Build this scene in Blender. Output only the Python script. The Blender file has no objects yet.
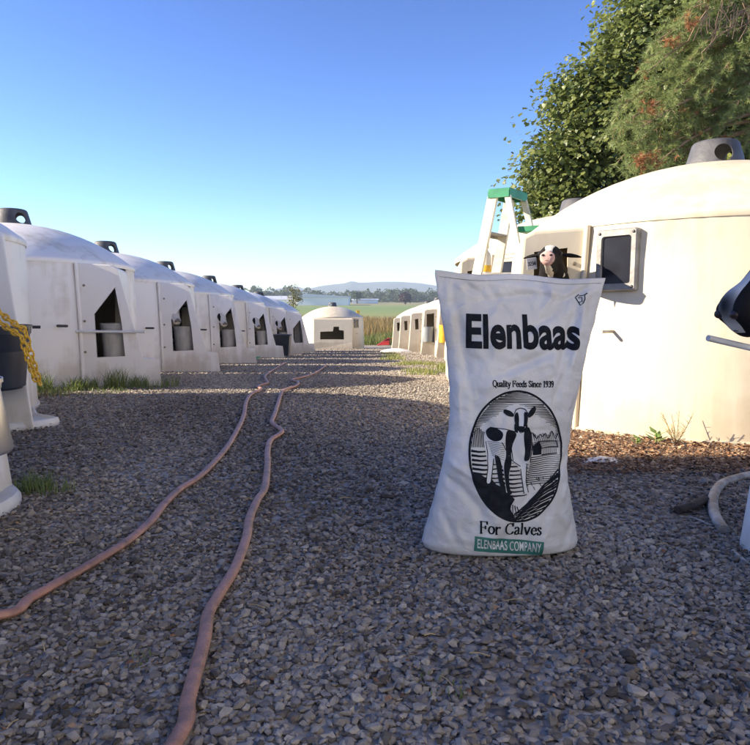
import bpy, bmesh, math, random
import numpy as np
from mathutils import Vector, Matrix, noise
random.seed(7); np.random.seed(7)
S = bpy.context.scene
C = S.collection
R = math.radians
PI = math.pi
# ------------------------------------------------------------------ camera
F, CX, CY, HOR = 722.0, 375.0, 372.5, 300.0
CAMZ = 0.64
PITCH = math.atan((CY - HOR) / F)
cd = bpy.data.cameras.new('camera'); cam = bpy.data.objects.new('camera', cd); C.objects.link(cam)
cam.location = (0, 0, CAMZ); cam.rotation_euler = (R(90) - PITCH, 0, 0)
cd.sensor_fit = 'HORIZONTAL'; cd.sensor_width = 36; cd.lens = F / 750 * 36
cd.clip_start = 0.02; cd.clip_end = 9000
S.camera = cam
# ------------------------------------------------------------------ light
SUN_EL = 23.0
SUN_D = Vector((-1, -0.03, 0)).normalized()          # horizontal direction TO the sun
w = bpy.data.worlds.new('World'); S.world = w; w.use_nodes = True
nt = w.node_tree; nt.nodes.clear()
sky = nt.nodes.new('ShaderNodeTexSky'); sky.sky_type = 'NISHITA'; sky.sun_disc = False
sky.sun_elevation = R(SUN_EL); sky.sun_rotation = math.atan2(SUN_D.x, SUN_D.y)
sky.altitude = 900; sky.air_density = 1.05; sky.dust_density = 0.0; sky.ozone_density = 4.2
hs = nt.nodes.new('ShaderNodeHueSaturation'); hs.inputs['Saturation'].default_value = 1.0; hs.inputs['Hue'].default_value = 0.508
gm = nt.nodes.new('ShaderNodeGamma'); gm.inputs['Gamma'].default_value = 1.5
bg = nt.nodes.new('ShaderNodeBackground'); bg.inputs['Strength'].default_value = 0.046
wo = nt.nodes.new('ShaderNodeOutputWorld')
nt.links.new(sky.outputs[0], hs.inputs['Color']); nt.links.new(hs.outputs[0], gm.inputs[0]); nt.links.new(gm.outputs[0], bg.inputs[0]); nt.links.new(bg.outputs[0], wo.inputs[0])
sl = bpy.data.lights.new('sun', 'SUN'); so = bpy.data.objects.new('sun', sl); C.objects.link(so)
sl.energy = 5.0; sl.angle = R(0.5); sl.color = (1.0, 0.86, 0.66)
sd = Vector((SUN_D.x * math.cos(R(SUN_EL)), SUN_D.y * math.cos(R(SUN_EL)), math.sin(R(SUN_EL))))
so.rotation_euler = sd.to_track_quat('Z', 'Y').to_euler(); so.location = (-10, -2, 8)
S.view_settings.view_transform = 'Standard'; S.view_settings.look = 'None'
S.view_settings.gamma = 1; S.view_settings.use_curve_mapping = False
S.view_settings.exposure = 1.46
S.render.engine = 'CYCLES'
# ------------------------------------------------------------------ terrain profile
_PY = [-3000, 0, 3, 6.7, 9, 11.5, 14, 25.6, 32, 60, 300, 450, 3500]
_PZ = [0, 0, -.005, -.10, -.23, -.34, -.47, -1.06, -1.3, -1.5, -1.1, -.6, -.6]
def zg(y):
    y = np.asarray(y, dtype=float)
    s = 0
    for d in (-1.2, -.6, 0, .6, 1.2): s = s + np.interp(y + d, _PY, _PZ)
    return s / 5
def zf(y): return float(zg(y))
def ray(px, py):
    a = (px - CX) / F; b = (CY - py) / F
    return Vector((a, math.cos(PITCH) + b * math.sin(PITCH), -math.sin(PITCH) + b * math.cos(PITCH)))
def G(px, py, lift=0):                         # where a sight line meets the ground
    d = ray(px, py); t = 0.5
    while t < 60:
        p = Vector((0, 0, CAMZ)) + d * t
        if p.z <= zf(p.y) + lift: break
        t += 0.01 + t * .001
    return p
def P(px, py, Y):
    d = ray(px, py); return Vector((0, 0, CAMZ)) + d * (Y / d.y)
# ------------------------------------------------------------------ materials
MATS = {}
def mat(name, a, b=None, scale=5, rough=.6, bump=0, bscale=40, spec=.5, metal=0, coord='Object', detail=5, lo=.35, hi=.65, trans=0, stretch=(1,1,1)):
    if name in MATS: return MATS[name]
    m = bpy.data.materials.new(name); m.use_nodes = True; n = m.node_tree; L = n.links
    p = n.nodes['Principled BSDF']; p.inputs['Roughness'].default_value = rough; p.inputs['Metallic'].default_value = metal
    p.inputs['Specular IOR Level'].default_value = spec
    tc = n.nodes.new('ShaderNodeTexCoord'); mp = n.nodes.new('ShaderNodeMapping'); mp.inputs['Scale'].default_value = stretch
    L.new(tc.outputs[coord], mp.inputs[0])
    if b is None: b = tuple(x * .85 for x in a)
    t = n.nodes.new('ShaderNodeTexNoise'); t.inputs['Scale'].default_value = scale; t.inputs['Detail'].default_value = detail
    L.new(mp.outputs[0], t.inputs['Vector'])
    r = n.nodes.new('ShaderNodeValToRGB'); r.color_ramp.elements[0].position = lo; r.color_ramp.elements[1].position = hi
    r.color_ramp.elements[0].color = (*b, 1); r.color_ramp.elements[1].color = (*a, 1)
    L.new(t.outputs['Fac'], r.inputs[0]); L.new(r.outputs[0], p.inputs['Base Color'])
    if bump:
        t2 = n.nodes.new('ShaderNodeTexNoise'); t2.inputs['Scale'].default_value = bscale; t2.inputs['Detail'].default_value = 4
        L.new(mp.outputs[0], t2.inputs['Vector'])
        bp = n.nodes.new('ShaderNodeBump'); bp.inputs['Strength'].default_value = bump; bp.inputs['Distance'].default_value = .01
        L.new(t2.outputs['Fac'], bp.inputs['Height']); L.new(bp.outputs[0], p.inputs['Normal'])
    if trans: p.inputs['Transmission Weight'].default_value = trans
    MATS[name] = m; return m
def leafmat(name, dark, light, rough=.55, tr=.35):
    m = bpy.data.materials.new(name); m.use_nodes = True; n = m.node_tree; L = n.links
    p = n.nodes['Principled BSDF']; p.inputs['Roughness'].default_value = rough
    at = n.nodes.new('ShaderNodeAttribute'); at.attribute_name = 'tone'
    r = n.nodes.new('ShaderNodeValToRGB'); r.color_ramp.elements[0].color = (*dark, 1); r.color_ramp.elements[1].color = (*light, 1)
    L.new(at.outputs['Fac'], r.inputs[0]); L.new(r.outputs[0], p.inputs['Base Color'])
    t = n.nodes.new('ShaderNodeBsdfTranslucent'); L.new(r.outputs[0], t.inputs[0])
    mx = n.nodes.new('ShaderNodeMixShader'); mx.inputs[0].default_value = tr
    o = n.nodes['Material Output']; L.new(p.outputs[0], mx.inputs[1]); L.new(t.outputs[0], mx.inputs[2]); L.new(mx.outputs[0], o.inputs[0])
    MATS[name] = m; return m
def hutch_mat(name, a, dirt):
    m = bpy.data.materials.new(name); m.use_nodes = True; n = m.node_tree; L = n.links
    p = n.nodes['Principled BSDF']; p.inputs['Roughness'].default_value = .42
    p.inputs['Specular IOR Level'].default_value = .35
    tc = n.nodes.new('ShaderNodeTexCoord'); oi = n.nodes.new('ShaderNodeObjectInfo')
    ad = n.nodes.new('ShaderNodeVectorMath'); ad.operation = 'ADD'
    L.new(tc.outputs['Object'], ad.inputs[0]); L.new(oi.outputs['Random'], ad.inputs[1])
    t = n.nodes.new('ShaderNodeTexNoise'); t.inputs['Scale'].default_value = 2.2; t.inputs['Detail'].default_value = 9; t.inputs['Roughness'].default_value = .65
    L.new(ad.outputs[0], t.inputs['Vector'])
    mp = n.nodes.new('ShaderNodeMapping'); mp.inputs['Scale'].default_value = (14, 14, 1.0); L.new(ad.outputs[0], mp.inputs[0])
    st = n.nodes.new('ShaderNodeTexNoise'); st.inputs['Scale'].default_value = 1.0; st.inputs['Detail'].default_value = 6; L.new(mp.outputs[0], st.inputs['Vector'])
    sp = n.nodes.new('ShaderNodeSeparateXYZ'); L.new(tc.outputs['Object'], sp.inputs[0])
    lowd = n.nodes.new('ShaderNodeMapRange'); lowd.inputs['From Min'].default_value = .0; lowd.inputs['From Max'].default_value = .28
    lowd.inputs['To Min'].default_value = .30; lowd.inputs['To Max'].default_value = 0; L.new(sp.outputs['Z'], lowd.inputs['Value'])
    topd = n.nodes.new('ShaderNodeMapRange'); topd.inputs['From Min'].default_value = 1.08; topd.inputs['From Max'].default_value = 1.2
    topd.inputs['To Min'].default_value = 0; topd.inputs['To Max'].default_value = .05; L.new(sp.outputs['Z'], topd.inputs['Value'])
    s1 = n.nodes.new('ShaderNodeMath'); s1.operation = 'ADD'; L.new(lowd.outputs[0], s1.inputs[0]); L.new(topd.outputs[0], s1.inputs[1])
    s2 = n.nodes.new('ShaderNodeMath'); s2.operation = 'ADD'; L.new(s1.outputs[0], s2.inputs[0]); L.new(t.outputs['Fac'], s2.inputs[1])
    s3 = n.nodes.new('ShaderNodeMath'); s3.operation = 'MULTIPLY_ADD'; L.new(st.outputs['Fac'], s3.inputs[0]); s3.inputs[1].default_value = .55; L.new(s2.outputs[0], s3.inputs[2])
    r = n.nodes.new('ShaderNodeValToRGB'); e = r.color_ramp.elements
    e[0].position = .79; e[0].color = (*a, 1); e[1].position = 1.12; e[1].color = (*dirt, 1)
    sc = n.nodes.new('ShaderNodeMath'); sc.operation = 'MULTIPLY'; sc.inputs[1].default_value = 1.0; L.new(s3.outputs[0], sc.inputs[0])
    e[1].position = 1.08
    L.new(sc.outputs[0], r.inputs[0]); L.new(r.outputs[0], p.inputs['Base Color'])
    bp = n.nodes.new('ShaderNodeBump'); bp.inputs['Strength'].default_value = .12; bp.inputs['Distance'].default_value = .02
    t3 = n.nodes.new('ShaderNodeTexNoise'); t3.inputs['Scale'].default_value = 6; t3.inputs['Detail'].default_value = 3; L.new(ad.outputs[0], t3.inputs['Vector'])
    L.new(t3.outputs['Fac'], bp.inputs['Height']); L.new(bp.outputs[0], p.inputs['Normal'])
    return m
M_HUTCH = hutch_mat('white_polyethylene', (.86, .83, .78), (.66, .61, .53))
M_HUTCHW = hutch_mat('cream_polyethylene', (.68, .61, .47), (.57, .49, .36))
M_VENT = mat('grey_vent_plastic', (.10, .10, .105), (.055, .055, .06), 9, .55, .2, 60)
M_WHITE = mat('white_plastic', (.78, .77, .74), (.6, .58, .54), 8, .45)
M_SHADEPANE = mat('shade_tinted_pane', (.02, .022, .03), (.012, .012, .016), 6, .12)  # dark tint stands in for the unlit hutch interior behind the window
M_ALU = mat('window_frame_grey', (.30, .295, .28), (.17, .165, .155), 14, .45, .15, 50)
M_RUB = mat('black_rubber', (.03, .03, .033), (.018, .018, .02), 12, .5)
M_NAVY = mat('navy_bucket', (.03, .04, .06), (.018, .022, .035), 10, .35)
M_CLEARB = mat('smoky_bucket', (.50, .49, .46), (.27, .265, .25), 7, .3, stretch=(1, 1, .5))
M_STEEL = mat('steel', (.85, .85, .85), (.66, .66, .67), 9, .36, metal=1)
M_BOLT = mat('bolt_metal', (.35, .3, .22), (.2, .16, .12), 9, .5, metal=.6)
M_YEL = mat('yellow_plastic', (.80, .48, .04), (.65, .38, .03), 12, .45)
M_GREEN = mat('green_plastic', (.03, .25, .12), (.02, .17, .08), 9, .45)
M_RED = mat('red_plastic', (.5, .04, .03), (.35, .03, .02), 8, .45)
M_FIBRE = mat('ladder_fibreglass', (.72, .68, .56), (.55, .5, .38), 16, .5, .1, 60)
M_BARK = mat('bark', (.12, .09, .065), (.06, .045, .035), 14, .9, .6, 30)
M_STRAW = mat('dry_straw', (.55, .42, .22), (.35, .26, .13), 9, .8)
M_OLDW = mat('stained_white_plastic', (.52, .49, .43), (.22, .18, .14), 16, .6, .2, 60)
M_SOIL = mat('litter_soil', (.20, .12, .075), (.11, .07, .05), 22, .95, .6, 60)
# ------------------------------------------------------------------ builders
def tag(o, label=None, cat=None, group=None, kind=None):
    if label: o['label'] = label
    if cat: o['category'] = cat
    if group: o['group'] = group
    if kind: o['kind'] = kind
    return o
def thing(name, label, cat, loc=(0, 0, 0), rz=0, group=None, tilt=0):
    o = bpy.data.objects.new(name, None); C.objects.link(o); o.empty_display_size = .2
    o.location = loc
    o.rotation_euler = (Matrix.Rotation(tilt, 3, 'X') @ Matrix.Rotation(rz, 3, 'Z')).to_euler()
    return tag(o, label, cat, group)
def link(name, me, m, parent=None, smooth=False):
    me.materials.clear(); me.materials.append(m)
    me.polygons.foreach_set('use_smooth', [bool(smooth)] * len(me.polygons))
    o = bpy.data.objects.new(name, me); C.objects.link(o)
    if parent: o.parent = parent
    return o
def raw(name, v, f, m, parent=None, smooth=False):
    me = bpy.data.meshes.new(name); me.from_pydata([tuple(x) for x in v], [], f); me.update()
    return link(name, me, m, parent, smooth)
def big(name, v, k, m, tone=None, parent=None):
    """v: (n,k,3) array of polygons with k corners each"""
    n = v.shape[0]; me = bpy.data.meshes.new(name)
    me.vertices.add(n * k); me.vertices.foreach_set('co', v.reshape(-1).astype(np.float32))
    me.loops.add(n * k); me.loops.foreach_set('vertex_index', np.arange(n * k, dtype=np.int32))
    me.polygons.add(n); me.polygons.foreach_set('loop_start', np.arange(n, dtype=np.int32) * k)
    me.update(calc_edges=True)
    if tone is not None:
        a = me.attributes.new('tone', 'FLOAT', 'POINT'); a.data.foreach_set('value', np.repeat(tone, k).astype(np.float32))
    return link(name, me, m, parent)
class MB:
    def __init__(s): s.b = bmesh.new()
    def box(s, c, d, rot=None, bev=0):
        r = bmesh.ops.create_cube(s.b, size=1)['verts']
        M = Matrix.Translation(c) @ (rot.to_4x4() if rot else Matrix.Identity(4)) @ Matrix.Diagonal((*d, 1))
        bmesh.ops.transform(s.b, matrix=M, verts=r)
        if bev:
            e = list({e for v in r for e in v.link_edges}); bmesh.ops.bevel(s.b, geom=e, offset=bev, segments=2, affect='EDGES', profile=.5)
        return s
    def bar(s, a, b_, w_, t_, side=None, bev=0):
        a = Vector(a); b_ = Vector(b_); z = (b_ - a).normalized()
        sd_ = Vector(side) if side else Vector((0, 1, 0)); x = sd_.cross(z)
        if x.length < 1e-4: x = Vector((1, 0, 0)).cross(z)
        x.normalize(); y = z.cross(x)
        return s.box((a + b_) / 2, (t_, w_, (b_ - a).length), Matrix((x, y, z)).transposed(), bev)
    def tube(s, pts, rad, seg=10, closed=False, flat=1.0, cap=True):
        pts = [Vector(p) for p in pts]; n = len(pts); rings = []
        rr = rad if hasattr(rad, '__len__') else [rad] * n
        up = Vector((0, 0, 1))
        for i, p in enumerate(pts):
            if closed: t = pts[(i + 1) % n] - pts[i - 1]
            else: t = pts[min(i + 1, n - 1)] - pts[max(i - 1, 0)]
            t.normalize()
            x = up.cross(t) if abs(t.z) < .97 else Vector((0, 1, 0)).cross(t)
            x.normalize(); y = t.cross(x)
            rings.append([s.b.verts.new(p + x * rr[i] * math.cos(2 * PI * k / seg) + y * rr[i] * flat * math.sin(2 * PI * k / seg)) for k in range(seg)])
        for i in range(n if closed else n - 1):
            a = rings[i]; b_ = rings[(i + 1) % n]
            for k in range(seg): s.b.faces.new((a[k], a[(k + 1) % seg], b_[(k + 1) % seg], b_[k]))
        if cap and not closed:
            s.b.faces.new(rings[0][::-1]); s.b.faces.new(rings[-1])
        return s
    def lathe(s, prof, seg=32, M=None, a0=0, a1=2 * PI):
        full = abs(a1 - a0 - 2 * PI) < 1e-6; n = seg if full else seg + 1; rings = []
        M = M or Matrix.Identity(4)
        for r_, z in prof:
            if r_ < 1e-5: rings.append([s.b.verts.new(M @ Vector((0, 0, z)))])
            else: rings.append([s.b.verts.new(M @ Vector((r_ * math.cos(a0 + (a1 - a0) * k / seg), r_ * math.sin(a0 + (a1 - a0) * k / seg), z))) for k in range(n)])
        for a, b_ in zip(rings, rings[1:]):
            for k in range(seg):
                k2 = (k + 1) % n
                if len(a) == 1 and len(b_) == 1: continue
                if len(a) == 1: s.b.faces.new((a[0], b_[k], b_[k2]))
                elif len(b_) == 1: s.b.faces.new((a[k], a[k2], b_[0]))
                else: s.b.faces.new((a[k], a[k2], b_[k2], b_[k]))
        return s
    def done(s, name, m, parent=None, smooth=True, recalc=True, solid=0, bevel=0):
        if recalc: bmesh.ops.recalc_face_normals(s.b, faces=s.b.faces[:])
        me = bpy.data.meshes.new(name); s.b.to_mesh(me); s.b.free()
        o = link(name, me, m, parent)
        if smooth: me.shade_smooth() if hasattr(me, 'shade_smooth') else None
        if bevel:
            q = o.modifiers.new('bevel', 'BEVEL'); q.width = bevel; q.segments = 3; q.limit_method = 'ANGLE'; q.angle_limit = R(35)
        if solid:
            q = o.modifiers.new('solid', 'SOLIDIFY'); q.thickness = solid; q.offset = -1
        if smooth:
            for e in me.edges: pass
            sharp(me, 38)
        return o
def sharp(me, deg):
    b = bmesh.new(); b.from_mesh(me)
    for e in b.edges:
        if len(e.link_faces) == 2 and e.calc_face_angle(0) > R(deg): e.smooth = False
    b.to_mesh(me); b.free()
def copy_tree(o, parent=None):
    c = o.copy(); C.objects.link(c)
    if parent: c.parent = parent
    for ch in list(o.children): copy_tree(ch, c)
    return c
def bake(o):
    """apply modifiers without operators"""
    bpy.context.view_layer.update()
    dg = bpy.context.evaluated_depsgraph_get(); ev = o.evaluated_get(dg)
    me = bpy.data.meshes.new_from_object(ev, depsgraph=dg)
    old = o.data; o.modifiers.clear(); o.data = me; bpy.data.meshes.remove(old); return o

# ================================================================== GROUND
def sheet(name, xs, ys, dz, m):
    v = [(x, y, zf(y) + dz) for y in ys for x in xs]; nx = len(xs)
    f = [(j * nx + i, j * nx + i + 1, (j + 1) * nx + i + 1, (j + 1) * nx + i) for j in range(len(ys) - 1) for i in range(nx - 1)]
    return tag(raw(name, v, f, m, smooth=True), kind='structure')
def field_mat():
    m = bpy.data.materials.new('field_grass'); m.use_nodes = True; n = m.node_tree; L = n.links; p = n.nodes['Principled BSDF']; p.inputs['Roughness'].default_value = .95
    g = n.nodes.new('ShaderNodeNewGeometry'); sp = n.nodes.new('ShaderNodeSeparateXYZ'); L.new(g.outputs['Position'], sp.inputs[0])
    t = n.nodes.new('ShaderNodeTexNoise'); t.inputs['Scale'].default_value = .05; t.inputs['Detail'].default_value = 8; L.new(g.outputs['Position'], t.inputs['Vector'])
    ma = n.nodes.new('ShaderNodeMath'); ma.operation = 'MULTIPLY_ADD'; L.new(t.outputs['Fac'], ma.inputs[0]); ma.inputs[1].default_value = 60; L.new(sp.outputs['Y'], ma.inputs[2])
    mr = n.nodes.new('ShaderNodeMapRange'); mr.inputs['From Min'].default_value = 20; mr.inputs['From Max'].default_value = 320; L.new(ma.outputs[0], mr.inputs['Value'])
    r = n.nodes.new('ShaderNodeValToRGB'); e = r.color_ramp.elements
    e[0].position = 0; e[0].color = (.23, .19, .09, 1); e[1].position = .28; e[1].color = (.25, .21, .08, 1)
    for q, c in ((.40, (.17, .22, .05)), (.6, (.13, .2, .045)), (.8, (.17, .22, .06)), (1.0, (.22, .2, .08))):
        k = e.new(q); k.color = (*c, 1)
    L.new(mr.outputs[0], r.inputs[0]); L.new(r.outputs[0], p.inputs['Base Color']); return m
def gravel_mat():
    m = bpy.data.materials.new('gravel_bed'); m.use_nodes = True; n = m.node_tree; L = n.links; p = n.nodes['Principled BSDF']; p.inputs['Roughness'].default_value = .9
    g = n.nodes.new('ShaderNodeNewGeometry')
    v = n.nodes.new('ShaderNodeTexVoronoi'); v.inputs['Scale'].default_value = 48; L.new(g.outputs['Position'], v.inputs['Vector'])
    v2 = n.nodes.new('ShaderNodeTexVoronoi'); v2.inputs['Scale'].default_value = 22; L.new(g.outputs['Position'], v2.inputs['Vector'])
    t = n.nodes.new('ShaderNodeTexNoise'); t.inputs['Scale'].default_value = 1.2; t.inputs['Detail'].default_value = 6; L.new(g.outputs['Position'], t.inputs['Vector'])
    sh = n.nodes.new('ShaderNodeSeparateColor'); L.new(v.outputs['Color'], sh.inputs[0])
    r = n.nodes.new('ShaderNodeValToRGB'); e = r.color_ramp.elements
    e[0].color = (.12, .10, .08, 1); e[1].color = (.52, .46, .38, 1); L.new(sh.outputs[0], r.inputs[0])
    r2 = n.nodes.new('ShaderNodeValToRGB'); r2.color_ramp.elements[0].position = .5; r2.color_ramp.elements[1].position = .68
    L.new(t.outputs['Fac'], r2.inputs[0])
    mx = n.nodes.new('ShaderNodeMix'); mx.data_type = 'RGBA'; L.new(r2.outputs[0], mx.inputs[0]); L.new(r.outputs[0], mx.inputs[6]); mx.inputs[7].default_value = (.20, .15, .11, 1)
    mf = n.nodes.new('ShaderNodeMath'); mf.operation = 'MULTIPLY'; mf.inputs[1].default_value = .6; L.new(r2.outputs[0], mf.inputs[0]); L.new(mf.outputs[0], mx.inputs[0])
    L.new(mx.outputs[2], p.inputs['Base Color'])
    ad = n.nodes.new('ShaderNodeMath'); L.new(v.outputs['Distance'], ad.inputs[0]); L.new(v2.outputs['Distance'], ad.inputs[1])
    bp = n.nodes.new('ShaderNodeBump'); bp.inputs['Strength'].default_value = 1; bp.inputs['Distance'].default_value = .012; bp.invert = True
    L.new(ad.outputs[0], bp.inputs['Height']); L.new(bp.outputs[0], p.inputs['Normal']); return m
def stone_mat(name, cols):
    m = bpy.data.materials.new(name); m.use_nodes = True; n = m.node_tree; L = n.links; p = n.nodes['Principled BSDF']; p.inputs['Roughness'].default_value = .8
    p.inputs['Specular IOR Level'].default_value = .35
    at = n.nodes.new('ShaderNodeAttribute'); at.attribute_name = 'tone'
    r = n.nodes.new('ShaderNodeValToRGB'); e = r.color_ramp.elements; e[0].color = (*cols[0], 1); e[1].color = (*cols[-1], 1)
    for i, c in enumerate(cols[1:-1]): k = e.new((i + 1) / (len(cols) - 1)); k.color = (*c, 1)
    L.new(at.outputs['Fac'], r.inputs[0])
    g = n.nodes.new('ShaderNodeNewGeometry'); t = n.nodes.new('ShaderNodeTexNoise'); t.inputs['Scale'].default_value = 160; t.inputs['Detail'].default_value = 3; L.new(g.outputs['Position'], t.inputs['Vector'])
    mr = n.nodes.new('ShaderNodeMapRange'); mr.inputs['To Min'].default_value = .6; mr.inputs['To Max'].default_value = 1.35; L.new(t.outputs['Fac'], mr.inputs['Value'])
    vm = n.nodes.new('ShaderNodeVectorMath'); vm.operation = 'SCALE'; L.new(r.outputs[0], vm.inputs[0]); L.new(mr.outputs[0], vm.inputs['Scale']); L.new(vm.outputs[0], p.inputs['Base Color'])
    bp = n.nodes.new('ShaderNodeBump'); bp.inputs['Strength'].default_value = .4; bp.inputs['Distance'].default_value = .002; L.new(t.outputs['Fac'], bp.inputs['Height']); L.new(bp.outputs[0], p.inputs['Normal'])
    return m
ys_far = [-60, -20, -5, 0, 5, 10, 15, 20, 25, 28, 31, 35, 45, 60, 100, 200, 300, 450, 900, 2300]
sheet('ground', [-2300, -600, -120, -40, -15, 0, 15, 40, 120, 600, 2300], ys_far, -.02, field_mat())
sheet('gravel_lane', list(np.linspace(-9, 9, 19)), list(np.arange(-6, 31, .5)), 0, gravel_mat())
# loose stones
ico = bmesh.new(); bmesh.ops.create_icosphere(ico, subdivisions=1, radius=1)
IV = np.array([v.co[:] for v in ico.verts]); IF = np.array([[v.index for v in f.verts] for f in ico.faces]); ico.free()
def stones(n, x0, x1, y0, y1, smin, smax, name=None, keep=None):
    y = np.random.uniform(y0, y1, n); x = np.random.uniform(x0, x1, n)
    inside = np.abs(x) < .56 * y + .35
    if keep is not None: inside &= keep(x, y)
    x, y = x[inside], y[inside]; n = len(x)
    s = smin + (smax - smin) * np.random.beta(1.6, 4.5, n)
    sc = np.stack([s, s * np.random.uniform(.55, 1, n), s * np.random.uniform(.3, .65, n)], 1) * .5
    V = IV[None] * (1 + np.random.uniform(-.34, .34, (n, 12, 1))) + np.random.uniform(-.16, .16, (n, 12, 3))
    V = V * sc[:, None, :]
    a = np.random.uniform(0, 2 * PI, n); b = np.random.normal(0, .42, n)
    ca, sa, cb, sb = np.cos(a)[:, None], np.sin(a)[:, None], np.cos(b)[:, None], np.sin(b)[:, None]
    X, Y, Z = V[..., 0], V[..., 1], V[..., 2]
    Y, Z = Y * cb - Z * sb, Y * sb + Z * cb
    X, Y = X * ca - Y * sa, X * sa + Y * ca
    z0 = zg(y) + sc[:, 2] * np.random.uniform(.1, 1.1, n) + .001
    V = np.stack([X + x[:, None], Y + y[:, None], Z + z0[:, None]], 2)
    pt_ = .10 * np.sin(x * 3.1 + 1.3 * np.sin(y * 1.7)) + .07 * np.sin(y * 2.3 + x * 5.1) + np.clip((y - 3.5) * .06, 0, .24) - .12 * ((x < -1.1) & (y < 4.5))  # stones grow paler down the lane, painting extra brightness into its sunlit bands
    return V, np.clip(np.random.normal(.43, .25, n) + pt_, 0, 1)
def stone_obj(name, sets, m, kind='stuff'):
    V = np.concatenate([a for a, _ in sets]); T = np.concatenate([b for _, b in sets]); n = len(V)
    me = bpy.data.meshes.new(name); me.vertices.add(n * 12); me.vertices.foreach_set('co', V.reshape(-1).astype(np.float32))
    idx = (IF[None] + (np.arange(n) * 12)[:, None, None]).reshape(-1).astype(np.int32)
    me.loops.add(len(idx)); me.loops.foreach_set('vertex_index', idx)
    me.polygons.add(n * 20); me.polygons.foreach_set('loop_start', np.arange(n * 20, dtype=np.int32) * 3); me.update(calc_edges=True)
    at = me.attributes.new('tone', 'FLOAT', 'POINT'); at.data.foreach_set('value', np.repeat(T, 12).astype(np.float32))
    return tag(link(name, me, m), kind=kind)
def keepl(x, y):
    lit = (x > .75 + .15 * np.sin(y * 5)) & (y > 2.75) & (y < 3.8)
    side = (x > .8) & (y > 1.9) & (y < 2.75)
    rnd = np.random.rand(len(x))
    left = (x < -1.0 - .12 * y + .15 * np.sin(y * 4) + .1 * np.sin(y * 11)) & (y < 6)
    bare = (np.sin(x * 2.6 + 1.1) * np.sin(y * 1.5 + .4) + .4 * np.sin(x * 7 + y * 5)) > .95
    return ~((lit & (rnd > .18)) | (side & (rnd > .5)) | (left & (rnd > .45)) | (bare & (rnd > .6)))
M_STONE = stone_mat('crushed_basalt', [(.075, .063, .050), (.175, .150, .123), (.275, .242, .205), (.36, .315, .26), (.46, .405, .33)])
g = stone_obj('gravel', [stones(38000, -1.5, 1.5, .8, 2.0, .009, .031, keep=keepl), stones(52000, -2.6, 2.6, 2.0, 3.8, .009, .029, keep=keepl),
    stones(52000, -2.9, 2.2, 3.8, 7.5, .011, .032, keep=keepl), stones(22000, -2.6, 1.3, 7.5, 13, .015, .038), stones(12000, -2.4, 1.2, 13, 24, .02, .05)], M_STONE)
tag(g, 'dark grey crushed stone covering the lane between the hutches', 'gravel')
# bark and leaf litter
def litter(name, n, xf, yf, smin, smax, m, label, cat='leaf litter'):
    x = xf(n); y = yf(n); s = np.random.uniform(smin, smax, n)
    L_ = s; W_ = s * np.random.uniform(.25, .7, n); a = np.random.uniform(0, 2 * PI, n)
    c = np.array([[-1, -.6, 0], [0, -1, .3], [1, -.3, 0], [.8, .7, .35], [-.3, 1, .1]])
    V = np.repeat(c[None], n, 0) * np.stack([L_, W_, s], 1)[:, None] * .5
    tl = np.random.normal(0, .35, n)[:, None]; Z = V[..., 2] + V[..., 1] * tl; X = V[..., 0] * np.cos(a)[:, None] - V[..., 1] * np.sin(a)[:, None]; Y = V[..., 0] * np.sin(a)[:, None] + V[..., 1] * np.cos(a)[:, None]
    V = np.stack([X + x[:, None], Y + y[:, None], Z + (zg(y) + .006 + np.random.uniform(0, .012, n))[:, None]], 2)
    return tag(big(name, V, 5, m, np.random.rand(n)), label, cat, kind='stuff')
M_LIT = stone_mat('bark_chips', [(.10, .05, .03), (.22, .11, .055), (.33, .19, .10), (.42, .30, .19)])
v = [(x, y, zf(y) + .004) for y in np.linspace(2.72, 4.6, 16) for x in np.linspace(.80, 3.0, 16)]
v = [(x + (.05 * math.sin(y * 9) if x < .9 else 0), y + (.03 * math.sin(x * 11) if y < 2.8 else 0), z) for x, y, z in v]
tag(raw('bare_soil', v, [(j * 16 + i, j * 16 + i + 1, j * 16 + i + 17, j * 16 + i + 16) for j in range(15) for i in range(15)], M_SOIL, smooth=True), kind='structure')
litter('bark_litter', 9000, lambda n: np.random.uniform(.7, 2.4, n), lambda n: 2.62 + 1.0 * np.random.beta(1.2, 1.6, n), .008, .028, M_LIT, 'reddish bark chips and dead leaves along the foot of the cream hutch')
litter('soil_crumbs', 6000, lambda n: np.random.uniform(-2.1, -.95, n), lambda n: np.random.uniform(1.6, 5.2, n), .005, .018, stone_mat('dark_crumbs', [(.06, .04, .03), (.12, .08, .055), (.20, .14, .09), (.32, .25, .17)]), 'dark brown crumbs of soil and bark by the near left hutches')
litter('brown_crumbs', 3500, lambda n: np.random.uniform(.75, 1.9, n), lambda n: np.random.uniform(1.7, 2.75, n), .005, .018, MATS.get('x') or bpy.data.materials['dark_crumbs'], 'brown crumbs between the stones near the white hoop')
litter('fallen_debris', 2600, lambda n: np.random.uniform(-1.9, 1.9, n), lambda n: np.random.uniform(1.0, 5.5, n), .005, .017, M_LIT, 'small brown debris mixed thinly through the grey gravel')

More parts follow.
